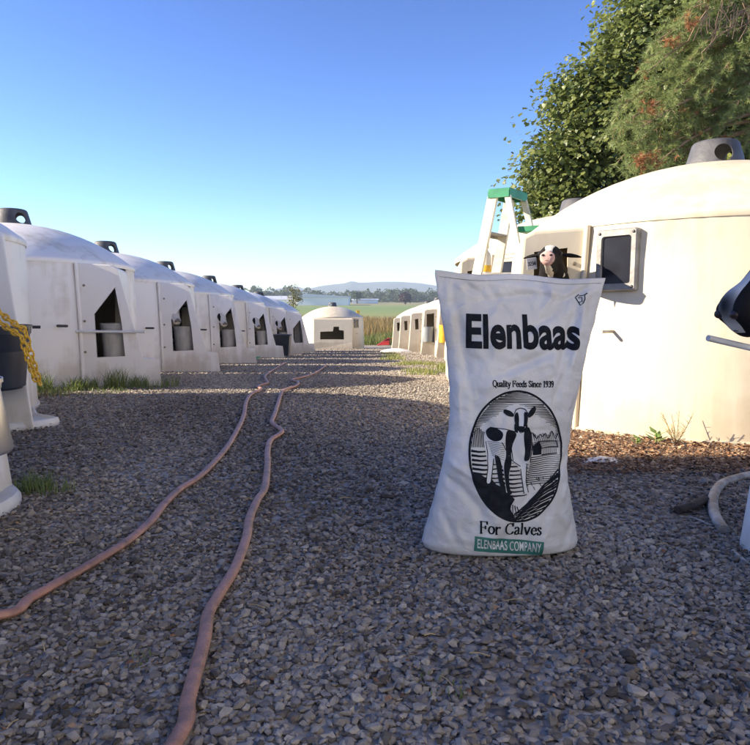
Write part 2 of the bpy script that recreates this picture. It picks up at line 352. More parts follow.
# ================================================================== HUTCHES
RB, RT, WH, VY = 1.10, 1.055, 1.07, .65
HOLE_L = [(.985, .62), (1.165, .845), (1.215, .55), (1.24, .265), (1.0, .255)]
HOLE_R = [(.945, .94), (1.13, .92), (1.17, .55), (1.18, .30), (.945, .29)]
def stretch_prof(pts, tx, ax):
    out = []
    for x, z in pts:
        f = (x - .89)
        top = (tx - .89) / .30; bot = (ax - .89) / .50
        k = bot + (top - bot) * min(max((z - .25) / .75, 0), 1)
        out.append((.89 + f * k, z))
    return out
def make_hutch(name, m, tx=1.19, px_=1.39, ax=1.55, flange=False, window=True, hole_l=HOLE_L, hole_r=HOLE_R, vent_rot=0, near=0, wang=46, yf=None):
    t = thing(name, 'hutch', 'calf hutch')
    # --- body: tapered wall, open where the front box joins
    b = MB(); a = math.asin(VY / RB); af = a if yf is None else math.asin(yf / RB); FY = VY if yf is None else yf
    b.lathe([(RB + .012, 0), (RB + .012, .025), (RB, .03), (1.085, .4), (1.068, .85), (RT, 1.02), (RT + .004, 1.045), (RT + .004, WH)], 60, a0=af, a1=2 * PI - a)
    b.done('body', m, t, solid=.014)
    b = MB(); prof = [(RT + .008, WH - .028), (RT + .014, WH - .008), (RT + .010, WH + .008)]
    rad = (1.05 ** 2 + .37 ** 2) / (2 * .37)
    for k in range(13):
        r_ = 1.05 * (1 - k / 12); z = WH + .02 + math.sqrt(rad ** 2 - r_ ** 2) - (rad - .37)
        prof.append((r_, z))
    b.lathe(prof, 64); b.done('roof', m, t, solid=.0)
    # --- vent cap with round holes
    zt = WH + .37
    b = MB(); b.lathe([(.178, zt - .03), (.168, zt + .0), (.128, zt + .14), (.118, zt + .152), (.108, zt + .156), (0, zt + .158)], 40)
    vc = b.done('vent_cap', M_VENT, t, smooth=False)
    q = vc.modifiers.new('s', 'SOLIDIFY'); q.thickness = .012
    cut = MB()
    for k in range(3):
        an = vent_rot + k * 2 * PI / 3
        mm = Matrix.Rotation(an, 4, 'Z') @ Matrix.Translation((.08, 0, zt + .07)) @ Matrix.Rotation(PI / 2, 4, 'Y')
        cut.lathe([(0, 0), (.05, 0), (.05, .3), (0, .3)], 20, M=mm)
    cu = cut.done('cut', M_VENT, None, smooth=False)
    q = vc.modifiers.new('b', 'BOOLEAN'); q.object = cu; q.solver = 'EXACT'
    bake(vc); bpy.data.objects.remove(cu); vc.data.shade_smooth(); sharp(vc.data, 40)
    # --- front box
    P_ = [(.80, 0), (ax, 0), (ax - .03, .24), (px_, .25), (tx, 1.0), (tx - .06, 1.03), (.80, 1.05)]
    Q_ = [(.80, 0), (1.155, 0), (1.15, .24), (1.145, .25), (1.085, 1.0), (1.04, 1.03), (.80, 1.05)] if yf is None else [(.95, 0), (1.12, 0), (1.115, .24), (1.11, .25), (1.07, 1.0), (1.04, 1.03), (.95, 1.05)]
    prof_at = {-1: P_ if near in (0, -1) else Q_, 1: P_ if near in (0, 1) else Q_}
    b = bmesh.new()
    def fill(loops):
        es = []
        for lp in loops:
            vs = [b.verts.new(p) for p in lp]
            es += [b.edges.new((vs[i], vs[(i + 1) % len(vs)])) for i in range(len(vs))]
        bmesh.ops.triangle_fill(b, edges=es, use_beauty=True)
    hl = stretch_prof(hole_l, tx, px_); hr = stretch_prof(hole_r, tx, px_)
    for sgn, hole in ((-1, hl), (1, hr)):
        fill([[(x, sgn * VY if sgn < 0 else FY, z) for x, z in prof_at[sgn]]] + ([[(x, sgn * VY, z) for x, z in hole]] if near in (0, sgn) else []))
    for i in (1, 2, 4, 5):
        (x0, z0), (x1, z1) = prof_at[-1][i], prof_at[-1][i + 1]; (X0, Z0), (X1, Z1) = prof_at[1][i], prof_at[1][i + 1]
        b.faces.new([b.verts.new(c) for c in ((x0, -VY, z0), (X0, FY, Z0), (X1, FY, Z1), (x1, -VY, z1))])
    (x0, z0), (x1, z1) = prof_at[-1][3], prof_at[-1][4]; (X0, Z0), (X1, Z1) = prof_at[1][3], prof_at[1][4]
    def fp(y, z):
        f = (z - z0) / (z1 - z0); g_ = (y + VY) / (FY + VY); return ((x0 + (x1 - x0) * f) * (1 - g_) + (X0 + (X1 - X0) * f) * g_, y, z)
    fill([[fp(-VY, z0), fp(FY, z0), fp(FY, z1), fp(-VY, z1)]] + [] if yf is not None else [[fp(-VY, z0), fp(VY, z0), fp(VY, z1), fp(-VY, z1)], [fp(y, z) for y, z in ((-.42, .33), (.36, .33), (.36, .62), (.20, .64), (.20, .75), (.02, .75), (.0, .60), (-.42, .58))]])
    bmesh.ops.remove_doubles(b, verts=b.verts[:], dist=.0005)
    bmesh.ops.recalc_face_normals(b, faces=b.faces[:])
    cc = Vector((1.0, 0, .5))
    if sum((f.calc_center_median() - cc).dot(f.normal) * f.calc_area() for f in b.faces) < 0:
        bmesh.ops.reverse_faces(b, faces=b.faces[:])
    me = bpy.data.meshes.new('front_box'); b.to_mesh(me); b.free(); me.shade_smooth(); sharp(me, 50)
    o = link('front_box', me, m, t)
    q = o.modifiers.new('b', 'BEVEL'); q.width = .022; q.segments = 3; q.limit_method = 'ANGLE'; q.angle_limit = R(30)
    q = o.modifiers.new('s', 'SOLIDIFY'); q.thickness = .013; q.offset = -1
    # --- flanges where box meets body, with bolts
    for sgn in ((-1, 1) if yf is None else (-1,)):
        f = MB(); f.tube([(.885, sgn * (VY + .008), 0.0), (.873, sgn * (VY + .008), .5), (.845, sgn * (VY + .008), 1.05)], .016, 10)
        f.done('joining_flange', m, t)
        for z in (.30, .56, .86):
            f = MB(); f.lathe([(0, 0), (.011, 0), (.009, .008), (0, .01)], 8, M=Matrix.Translation((.905, sgn * (VY + .001), z)) @ Matrix.Rotation(-sgn * PI / 2, 4, 'X'))
            f.done('bolt', M_BOLT, t)
    # --- pegs beside the box
    for sgn in (-1, 1):
        an = sgn * R(47); p0 = Vector((1.08 * math.cos(an), 1.08 * math.sin(an), .52)); d = Vector((math.cos(sgn * R(20)), math.sin(sgn * R(38)), -.02)).normalized()
        f = MB(); f.tube([p0, p0 + d * (.13 if near < 1 else .08)], .011 if near < 1 else .008, 8); f.done('peg', M_RUB if near < 1 else M_OLDW, t)
    if window:
        an = R(wang)
        Mx = Matrix.Rotation(an, 4, 'Z') @ Matrix.Translation((1.078, 0, .865)) @ Matrix.Rotation(R(-1.8), 4, 'Y')
        fr = bmesh.new()
        def rr(w_, h_, rr_, x, n=4):
            out = []
            for cx_, cz_, a0 in ((w_ / 2 - rr_, h_ / 2 - rr_, 0), (-w_ / 2 + rr_, h_ / 2 - rr_, 90), (-w_ / 2 + rr_, -h_ / 2 + rr_, 180), (w_ / 2 - rr_, -h_ / 2 + rr_, 270)):
                for k in range(n + 1):
                    q = R(a0 + 90 * k / n); out.append(Mx @ Vector((x, cx_ + rr_ * math.cos(q), cz_ + rr_ * math.sin(q))))
            return out
        rings = [rr(.215, .30, .012, -.02), rr(.215, .30, .012, .010), rr(.202, .287, .01, .017), rr(.158, .232, .015, .017), rr(.15, .225, .015, .004), rr(.15, .225, .015, -.02)]
        rv = [[fr.verts.new(p) for p in r_] for r_ in rings]
        for A, B in zip(rv, rv[1:]):
            for k in range(len(A)): fr.faces.new((A[k], A[(k + 1) % len(A)], B[(k + 1) % len(A)], B[k]))
        bmesh.ops.recalc_face_normals(fr, faces=fr.faces[:])
        me = bpy.data.meshes.new('window_frame'); fr.to_mesh(me); fr.free(); wf = link('window_frame', me, M_ALU, t)
        pn = bmesh.new(); pn.faces.new([pn.verts.new(p) for p in rr(.151, .226, .015, .005)]); me = bpy.data.meshes.new('pane'); pn.to_mesh(me); pn.free()
        pane = link('pane', me, M_SHADEPANE, wf)
        for sy in (-1, 1):
            for sz in (-1, 1):
                f = MB(); f.lathe([(0, 0), (.008, 0), (.006, .005), (0, .006)], 8, M=Mx @ Matrix.Translation((.017, sy * .089, sz * .130)) @ Matrix.Rotation(PI / 2, 4, 'Y'))
                f.done('screw', M_RUB, wf)
    if flange:
        f = MB(); pts = []
        ox, oy, rr_ = ax + (.03 if near == -1 else .07), VY + .06, .26
        def corner(cx_, cy_, a0, a1): return [(cx_ + rr_ * math.cos(R(a0 + (a1 - a0) * k / 8)), cy_ + rr_ * math.sin(R(a0 + (a1 - a0) * k / 8))) for k in range(9)]
        if near == -1: out = [(.7, -oy)] + corner(ox - rr_, -oy + rr_, -90, 0) + [(1.35, -.3), (1.2, -.02), (.9, .2)]
        else: out = [(.7, -oy)] + corner(ox - rr_, -oy + rr_, -90, 0) + corner(ox - rr_, oy - rr_, 0, 90) + [(.7, oy)]
        rows = []
        for s_, z in ((.80, .045), (.93, .036), (.975, .052), (1.0, .052), (1.012, .034), (1.01, -.01)):
            rows.append([f.b.verts.new((.7 + (x - .7) * s_, y * s_, z)) for x, y in out])
        for A, B in zip(rows, rows[1:]):
            for k in range(len(A) - 1): f.b.faces.new((A[k], A[k + 1], B[k + 1], B[k]))
        f.done('base_flange', M_WHITE, t, solid=.006)
    return t
proto = make_hutch('calf_hutch', M_HUTCH, window=False, vent_rot=R(-35), near=-1, yf=-.04)
proto_w = make_hutch('calf_hutch', M_HUTCHW, tx=1.17, px_=1.22, ax=1.25, window=True, vent_rot=R(88), near=1, wang=47.5)
proto_v = make_hutch('calf_hutch', M_HUTCHW, tx=1.17, px_=1.22, ax=1.25, window=True, vent_rot=R(60), near=1, hole_r=[(.985, .88), (1.085, .87), (1.095, .60), (.985, .61)])
proto_z = make_hutch('calf_hutch', M_HUTCH, tx=1.38, px_=1.47, ax=1.50, flange=True, window=False, vent_rot=R(-20), near=-1, yf=-.04)
proto_y = make_hutch('calf_hutch', M_HUTCH, flange=True, window=False, vent_rot=R(-20))
proto_r = make_hutch('calf_hutch', M_HUTCH, window=False, vent_rot=R(-20))
def place(o, x, y, rz, label, group):
    o.location = (x, y, zf(y) - .012)
    s = (zf(y + .8) - zf(y - .8)) / 1.6
    o.rotation_euler = (Matrix.Rotation(math.atan(s), 3, 'X') @ Matrix.Rotation(rz, 3, 'Z')).to_euler()
    o['label'] = label; o['category'] = 'calf hutch'; o['group'] = group
    return o
GL, GR_ = 'domed calf hutches along the left side of the lane', 'domed calf hutches along the right side of the lane'
LEFT = [('Y', -2.74, 1.70, 0, 'white calf hutch cut by the bottom left corner, round base rim and steel bucket showing'),
        ('Z', -3.24, 4.30, 0, 'white calf hutch at the left edge with yellow chain and dark blue bucket'),
        ('A', -3.35, 6.72, 0, 'white domed calf hutch with grass at its foot and white bar across its opening'),
        ('B', -3.34, 8.98, 0, 'left row hutch directly behind the one with grass, wide smoky bucket in its opening'),
        ('C', -3.32, 11.45, 0, 'left row hutch with green mat at its foot'),
        ('D', -3.24, 14.1, 0, 'left row hutch next past the one with the green mat'),
        ('E', -3.16, 16.6, 0, 'left row hutch next to last, with a black and white calf face'),
        ('F', -3.08, 19.1, 0, 'farthest hutch of the left row, beside the dark bin')]
HL = {}
first = {'n': True, 'f': True, 'w': True}
for k, x, y, rz, lab in LEFT:
    if k in 'YZ': o = proto_y if k == 'Y' else proto_z
    else: o = proto if first['n'] else copy_tree(proto); first['n'] = False
    HL[k] = place(o, x, y, rz, lab, GL)
RIGHT = [('R1', 1.97, 4.25, R(-5), 'large cream calf hutch behind the feed bag with framed side window and calf looking out'),
         ('R2', 1.90, 6.85, 0, 'cream hutch right behind the stepladder, grey vent on top'),
         ('R3', 2.22, 9.4, 0, 'right row hutch hidden mostly behind the feed bag, just beyond the ladder'),
         ('R4', 2.36, 11.9, 0, 'right row hutch whose wall shows right along the left edge of the feed bag'),
         ('R5', 2.40, 14.4, 0, 'right row hutch with yellow bucket in its opening'),
         ('R6', 2.27, 16.9, 0, 'right row hutch with grey bucket, beyond the one with yellow bucket'),
         ('R7', 2.10, 19.4, 0, 'right row hutch third from the far end'),
         ('R8', 1.92, 21.8, 0, 'right row hutch next to last, behind the low white cover'),
         ('R9', 1.78, 24.2, 0, 'farthest hutch of the right row, beside the red scoop')]
for k, x, y, rz, lab in RIGHT:
    if k in ('R3', 'R4', 'R7', 'R8', 'R9'): o = proto_v if first.get('v', True) else copy_tree(proto_v); first['v'] = False
    else: o = proto_w if first['w'] else copy_tree(proto_w); first['w'] = False
    HL[k] = place(o, x, y, PI + rz, lab, GR_)
HL['R0'] = place(proto_r, 2.50, 1.2, PI, 'pale hutch cut by the right edge with black calf reaching out', GR_)
o = copy_tree(proto_w); HL['G'] = place(o, -1.47, 25.0, R(-86), 'lone hutch standing across the far end of the lane, facing the viewer', 'hutches')
HL['R2'].scale = (1.07,) * 3
for c_ in HL['R2'].children:
    if c_.name.startswith('front_box'): c_.scale.x = .94
# white bar on A
bar = MB(); bar.tube([(.84, -VY - .03, .475), (1.42, -VY - .03, .47)], .011, 10); bar.done('bucket_bar', M_WHITE, HL['A'])

# ---------------------------------------------------------- buckets
def bucket(name, loc, r, h, m, label, group=None, rim=True, handle=True, taper=.8, rz=0):
    t = thing(name, label, 'bucket', loc, rz, group)
    b = MB(); b.lathe([(0, 0), (r * taper, 0), (r * taper + .004, .01), (r * .96, h * .86), (r * .985, h * .865), (r, h), (r * 1.03, h), (r * 1.03, h - .012), (r * 1.0, h - .012)], 32)
    b.done('pail', m, t)
    b = MB(); b.lathe([(r * .93, h * .9), (r * .955, h - .002), (r * .8, .012), (0, .012)], 32); b.done('inside', m, t)
    if handle:
        b = MB(); b.tube([(r * 1.02 * math.cos(a), .0 + r * .25 * math.sin(a), h - .01 - r * .75 * math.sin(a)) for a in np.linspace(0, PI, 15)], .0035, 6); b.done('handle', M_STEEL, t)
    return t
GB = 'smoky grey buckets hung in the openings of the hutches'
def inhutch(k, lx, ly, lz):
    h = HL[k]; Mh = Matrix.Translation(h.location) @ h.rotation_euler.to_matrix().to_4x4(); return Mh @ Vector((lx, ly, lz))
bucket('bucket', inhutch('A', 1.115, -.505, .235), .125, .31, M_CLEARB, 'smoky grey bucket behind the white bar', GB)
bucket('bucket', inhutch('B', 1.10, -.495, .235), .135, .31, M_CLEARB, 'smoky grey bucket below the first calf face of the left row', GB)
bucket('bucket', inhutch('C', 1.10, -.51, .235), .12, .29, M_CLEARB, 'smoky grey bucket in the hutch with the green mat', GB)
bucket('bucket', inhutch('D', 1.11, -.51, .235), .12, .29, M_CLEARB, 'smoky grey bucket in the hutch past the green mat', GB)
bucket('bucket', inhutch('E', 1.12, -.52, .235), .11, .28, M_CLEARB, 'smoky grey bucket in the next to last left hutch', GB)
bucket('bucket', inhutch('Z', 1.37, -.80, .24), .185, .31, M_NAVY, 'dark navy bucket at the left edge beside the yellow chain', taper=.72)
pp = P(-22, 420, 2.0); bucket('bucket', (pp.x - .062, pp.y, .21), .12, .21, M_STEEL, 'shiny steel bucket cut by the left edge', taper=1.15)
bucket('bucket', inhutch('R5', 1.08, .66, .3), .11, .34, M_YEL, 'yellow bucket in a far right hutch')
bucket('bucket', inhutch('R6', 1.08, .66, .3), .12, .34, mat('grey_bucket', (.3, .33, .34), None, 7, .4), 'pale grey bucket in a far right hutch')
# yellow chain on Z
ch = MB(); n = 0
def chain_path(a, b, sag, n):
    return [a.lerp(b, i / n) + Vector((0, 0, -sag * 4 * (i / n) * (1 - i / n))) for i in range(n + 1)]
for (p0, p1) in ((P(-18, 296, 3.26), P(25, 330, 3.22)), (P(25, 330, 3.22), P(40, 384, 3.22)), (P(-18, 306, 3.22), P(21, 336, 3.18)), (P(21, 336, 3.18), P(36, 380, 3.18))):
    pts = chain_path(p0, p1, .012, max(6, int((p1 - p0).length / .025)))
    for i, (a, b_) in enumerate(zip(pts, pts[1:])):
        mid = (a + b_) / 2; d = (b_ - a).normalized(); s1 = d.cross(Vector((0, 1, 0))).normalized(); s2 = d.cross(s1)
        s_ = s1 if i % 2 else s2
        ch.tube([mid + d * .019 * math.cos(q) + s_ * .012 * math.sin(q) for q in np.linspace(0, 2 * PI, 10, endpoint=False)], .0048, 6, closed=True)
tag(ch.done('chain', M_YEL, recalc=False), 'yellow plastic chain hanging beside the navy bucket', 'chain')

# ================================================================== FEED BAG
SB = .00251                                         # metres per print unit
BX, BY = 0, 0
OUT = [(555, 431, 571), (551, 425, 576.5), (546, 423, 578), (530, 427, 575.5), (515, 431, 572.5), (500, 435.5, 569.5), (485, 439, 567), (470, 442.5, 566), (450, 446, 567), (430, 449, 569.5), (410, 450, 573), (390, 449.5, 577), (370, 448, 581), (350, 446.5, 585), (330, 443.5, 590), (310, 440, 594.5), (290, 437, 599), (280, 435.5, 601.5), (276, 435.5, 602.5)]
OV = np.array([(555 - o_[0]) * SB for o_ in OUT]); OL = np.array([(o_[1] - 507) * SB for o_ in OUT]); OR_ = np.array([(o_[2] - 507) * SB for o_ in OUT])
BH = OV[-1]
TV = np.array([0, .008, .03, .10, .18, .30, .42, .55, .64, .68, BH]); TT = np.array([.062, .078, .088, .090, .078, .062, .052, .036, .018, .010, .005])
rng = random.Random(11)
RIDGE = []
def rg(px, py, ang, wd, ln, amp): RIDGE.append(((px - 507) * SB, (555 - py) * SB, R(ang), wd, ln, amp))
for q in ((452, 482, -38, .010, .05, .007), (462, 470, -30, .009, .06, -.006), (560, 462, 50, .010, .05, .007), (566, 482, 60, .009, .04, -.006), (470, 500, -55, .012, .07, .005),
          (520, 365, 25, .012, .10, .006), (500, 378, 20, .014, .07, -.005), (560, 350, 75, .012, .11, .006), (575, 330, 78, .009, .12, -.006), (585, 390, 80, .010, .1, .005), (460, 340, -80, .012, .12, .005), (455, 400, -85, .012, .08, -.005),
          (500, 300, 6, .010, .10, .004), (530, 290, -8, .012, .09, -.004), (470, 290, -35, .010, .05, .005), (575, 292, 30, .010, .05, .004), (445, 520, -65, .010, .05, .005), (565, 530, 65, .01, .05, .005), (500, 540, 4, .012, .09, .004),
          (480, 430, -78, .02, .09, .005), (545, 440, 80, .02, .09, .005), (512, 400, 5, .02, .06, .003)):
    rg(*q)
for i in range(46):
    rg(rng.uniform(438, 592), rng.uniform(285, 545), rng.choice([rng.gauss(0, 28), rng.gauss(80, 22), rng.gauss(-78, 22)]), rng.uniform(.005, .014), rng.uniform(.02, .07), rng.choice([-1, 1]) * rng.uniform(.0012, .0035))
RG = np.array(RIDGE)
def wrinkle(u, v):
    du = u - RG[:, 0]; dv = v - RG[:, 1]; c, s = np.cos(RG[:, 2]), np.sin(RG[:, 2])
    a = du * c + dv * s; b = -du * s + dv * c
    return 1.55 * float(np.sum(RG[:, 5] * np.exp(-(b / RG[:, 3]) ** 2) * np.exp(-(a / RG[:, 4]) ** 2))) + .008 * noise.noise(Vector((u * 14, v * 11, 3))) + .003 * noise.noise(Vector((u * 45, v * 40, 7)))
def bag_front(u, v, back=False):
    l = np.interp(v, OV, OL); r = np.interp(v, OV, OR_); c = (l + r) / 2; h = (r - l) / 2
    f = max(-1, min(1, (u - c) / h)); tt = np.interp(v, TV, TT)
    D = tt * max(0, 1 - abs(f) ** 2.4) ** .5
    edge = min(1, (1 - abs(f)) * 8) if abs(f) < 1 else 0
    vm = min(1, v / .02) * min(1, (BH - v) / .03 + .25)
    W = wrinkle(u + (.5 if back else 0) * 0, v) * edge * vm
    topd = (v / BH) ** 8 * (-.010 * f - .004 + .004 * math.cos(f * 6))
    y = (D * .8 - W * .5) if back else (-D + W)
    side = .0025 * noise.noise(Vector((f * 2, v * 30, 9))) * abs(f) ** 3
    y += .035 * (v / BH) ** 2 + .006 * math.sin(f * 3.5 + 1) * (v / BH) ** 3
    return Vector((u + side, y, v + topd))
bag = thing('feed_bag', 'white woven feed bag standing upright on the gravel, printed with a calf in an oval', 'feed bag', (0, 0, 0), R(1.5))
bp_ = G(503, 561); bag.scale = (1.03, 1, 1); bag.location = (bp_.x + .019, bp_.y + .068, zf(bp_.y) + .008)
NU, NV = 130, 240
V = []; ring = 2 * NU
for j in range(NV + 1):
    v_ = BH * j / NV; l = np.interp(v_, OV, OL); r = np.interp(v_, OV, OR_)
    for i in range(NU): V.append(bag_front((l + r) / 2 - (r - l) / 2 * math.cos(PI * i / NU), v_))
    for i in range(NU): V.append(bag_front((l + r) / 2 + (r - l) / 2 * math.cos(PI * i / NU), v_, True))
Fc = [(j * ring + i, j * ring + (i + 1) % ring, (j + 1) * ring + (i + 1) % ring, (j + 1) * ring + i) for j in range(NV) for i in range(ring)]
Fc.append(list(range(ring))[::-1]); Fc.append([NV * ring + i for i in range(ring)])
def bag_mat():
    m = bpy.data.materials.new('woven_fabric'); m.use_nodes = True; n = m.node_tree; L = n.links; p = n.nodes['Principled BSDF']
    p.inputs['Roughness'].default_value = .42; p.inputs['Base Color'].default_value = (.68, .68, .68, 1)
    tc = n.nodes.new('ShaderNodeTexCoord'); bps = None
    for k, (sc, st, rx) in enumerate(((1, .12, 0), (1, .12, PI / 2))):
        mp = n.nodes.new('ShaderNodeMapping'); mp.inputs['Rotation'].default_value = (0, rx, 0); L.new(tc.outputs['Object'], mp.inputs[0])
        wv = n.nodes.new('ShaderNodeTexWave'); wv.inputs['Scale'].default_value = 110; L.new(mp.outputs[0], wv.inputs['Vector'])
        b = n.nodes.new('ShaderNodeBump'); b.inputs['Strength'].default_value = st; b.inputs['Distance'].default_value = .0006; L.new(wv.outputs['Fac'], b.inputs['Height'])
        if bps: L.new(bps.outputs[0], b.inputs['Normal'])
        bps = b
    t = n.nodes.new('ShaderNodeTexNoise'); t.inputs['Scale'].default_value = 26; t.inputs['Detail'].default_value = 6; t.inputs['Distortion'].default_value = .8; L.new(tc.outputs['Object'], t.inputs['Vector'])
    b = n.nodes.new('ShaderNodeBump'); b.inputs['Strength'].default_value = .6; b.inputs['Distance'].default_value = .007; L.new(t.outputs['Fac'], b.inputs['Height']); L.new(bps.outputs[0], b.inputs['Normal']); L.new(b.outputs[0], p.inputs['Normal'])
    t = n.nodes.new('ShaderNodeTexNoise'); t.inputs['Scale'].default_value = 5; t.inputs['Detail'].default_value = 7; L.new(tc.outputs['Object'], t.inputs['Vector'])
    r = n.nodes.new('ShaderNodeValToRGB'); r.color_ramp.elements[0].position = .3; r.color_ramp.elements[0].color = (.54, .52, .49, 1); r.color_ramp.elements[1].position = .6; r.color_ramp.elements[1].color = (.69, .68, .67, 1)
    L.new(t.outputs['Fac'], r.inputs[0]); L.new(r.outputs[0], p.inputs['Base Color']); return m
st = MB()
for i in range(74):
    u_ = np.interp(BH - .014, OV, OL) + .012 + i * .0055
    if u_ > np.interp(BH - .014, OV, OR_) - .01: break
    a_ = bag_front(u_, BH - .014); b_ = bag_front(u_ + .0038, BH - .0145); st.tube([a_ + Vector((0, -.001, 0)), (a_ + b_) / 2 + Vector((0, -.0022, 0)), b_ + Vector((0, -.001, 0))], .0007, 5)
st.done('stitching', M_OLDW, bag)
bo = raw('sack', V, Fc, bag_mat(), bag, smooth=True)
INK = mat('black_ink', (.008, .009, .013), (.016, .018, .024), 60, .7, spec=.12)
M_GINK = mat('green_ink', (.03, .15, .12), (.045, .19, .15), 60, .5)
M_PALE = mat('pale_print', (.66, .66, .66), (.6, .6, .6), 30, .45)
def print_bm(bm, name, m, layer=0):
    """bm holds flat faces in photo-print units (x right, y down); cut fine and lay on the bag"""
    for v_ in bm.verts: v_.co = Vector(((v_.co.x - 507) * SB, (555 - v_.co.y) * SB, 0))
    if len(bm.verts):
        xs = [v_.co.x for v_ in bm.verts]; ys = [v_.co.y for v_ in bm.verts]; st = .006
        for ax_, lo, hi in ((0, min(xs), max(xs)), (1, min(ys), max(ys))):
            q = math.floor(lo / st) * st + st
            while q < hi:
                co = Vector((q, 0, 0)) if ax_ == 0 else Vector((0, q, 0)); no = Vector((1, 0, 0)) if ax_ == 0 else Vector((0, 1, 0))
                bmesh.ops.bisect_plane(bm, geom=bm.verts[:] + bm.edges[:] + bm.faces[:], plane_co=co, plane_no=no, dist=1e-6); q += st
    for v_ in bm.verts:
        p = bag_front(v_.co.x, v_.co.y); e = 1e-3
        n_ = (bag_front(v_.co.x + e, v_.co.y) - bag_front(v_.co.x - e, v_.co.y)).cross(bag_front(v_.co.x, v_.co.y + e) - bag_front(v_.co.x, v_.co.y - e)).normalized()
        if n_.y > 0: n_ = -n_
        v_.co = p + n_ * (.0011 + .0003 * layer)
    me = bpy.data.meshes.new(name); bm.to_mesh(me); bm.free()
    return link(name, me, m, bag, smooth=True)
def soft(pts, k=2):
    for _ in range(k):
        q = []
        for a, b in zip(pts, pts[1:] + pts[:1]): q += [(a[0] * .78 + b[0] * .22, a[1] * .78 + b[1] * .22), (a[0] * .22 + b[0] * .78, a[1] * .22 + b[1] * .78)]
        pts = q
    return pts
def poly(bm, pts):
    try: bm.faces.new([bm.verts.new((x, y, 0)) for x, y in pts])
    except ValueError: pass
def stroke(bm, pts, w0, w1=None, clip=None):
    if w1 is None: w1 = w0
    if clip:
        q = [pts[0]]
        for a, b in zip(pts, pts[1:]):
            k_ = max(1, int(math.hypot(b[0] - a[0], b[1] - a[1]) / 1.5)); q += [(a[0] + (b[0] - a[0]) * t / k_, a[1] + (b[1] - a[1]) * t / k_) for t in range(1, k_ + 1)]
        pts = q
    n = len(pts)
    L_, R__ = [], []
    for i, (x, y) in enumerate(pts):
        a = pts[max(i - 1, 0)]; b = pts[min(i + 1, n - 1)]; dx, dy = b[0] - a[0], b[1] - a[1]; q = math.hypot(dx, dy) or 1
        wd = w0 + (w1 - w0) * i / max(1, n - 1)
        if callable(clip) and clip != None: pass
        L_.append((x - dy / q * wd / 2, y + dx / q * wd / 2)); R__.append((x + dy / q * wd / 2, y - dx / q * wd / 2))
    for i in range(n - 1):
        if clip and not (clip(*pts[i]) and clip(*pts[i + 1])): continue
        poly(bm, [L_[i], L_[i + 1], R__[i + 1], R__[i]])
def text_bm(s, box, offset=0, skew=0, spacing=1):
    cu = bpy.data.curves.new('t', 'FONT'); cu.body = s; cu.offset = offset; cu.space_character = spacing; cu.resolution_u = 4
    o = bpy.data.objects.new('t', cu); C.objects.link(o); bpy.context.view_layer.update()
    me = bpy.data.meshes.new_from_object(o.evaluated_get(bpy.context.evaluated_depsgraph_get()))
    bm = bmesh.new(); bm.from_mesh(me); bpy.data.objects.remove(o); bpy.data.meshes.remove(me)
    xs = [v_.co.x for v_ in bm.verts]; ys = [v_.co.y for v_ in bm.verts]; x0, x1, y0, y1 = min(xs), max(xs), min(ys), max(ys)
    bx0, by0, bx1, by1 = box
    for v_ in bm.verts:
        fx = (v_.co.x - x0) / (x1 - x0); fy = (v_.co.y - y0) / (y1 - y0)
        v_.co = Vector((bx0 + fx * (bx1 - bx0), by1 - fy * (by1 - by0) + skew * fx, 0))
    return bm
print_bm(text_bm('Elenbaas', (464.5, 315.5, 574, 350), .034, 1.5, 1.02), 'brand_lettering', INK)
# pen-drawn serif letters
def arc(cx, cy, rx, ry, a0, a1, n=14): return [(cx + rx * math.cos(R(a0 + (a1 - a0) * k / n)), cy - ry * math.sin(R(a0 + (a1 - a0) * k / n))) for k in range(n + 1)]
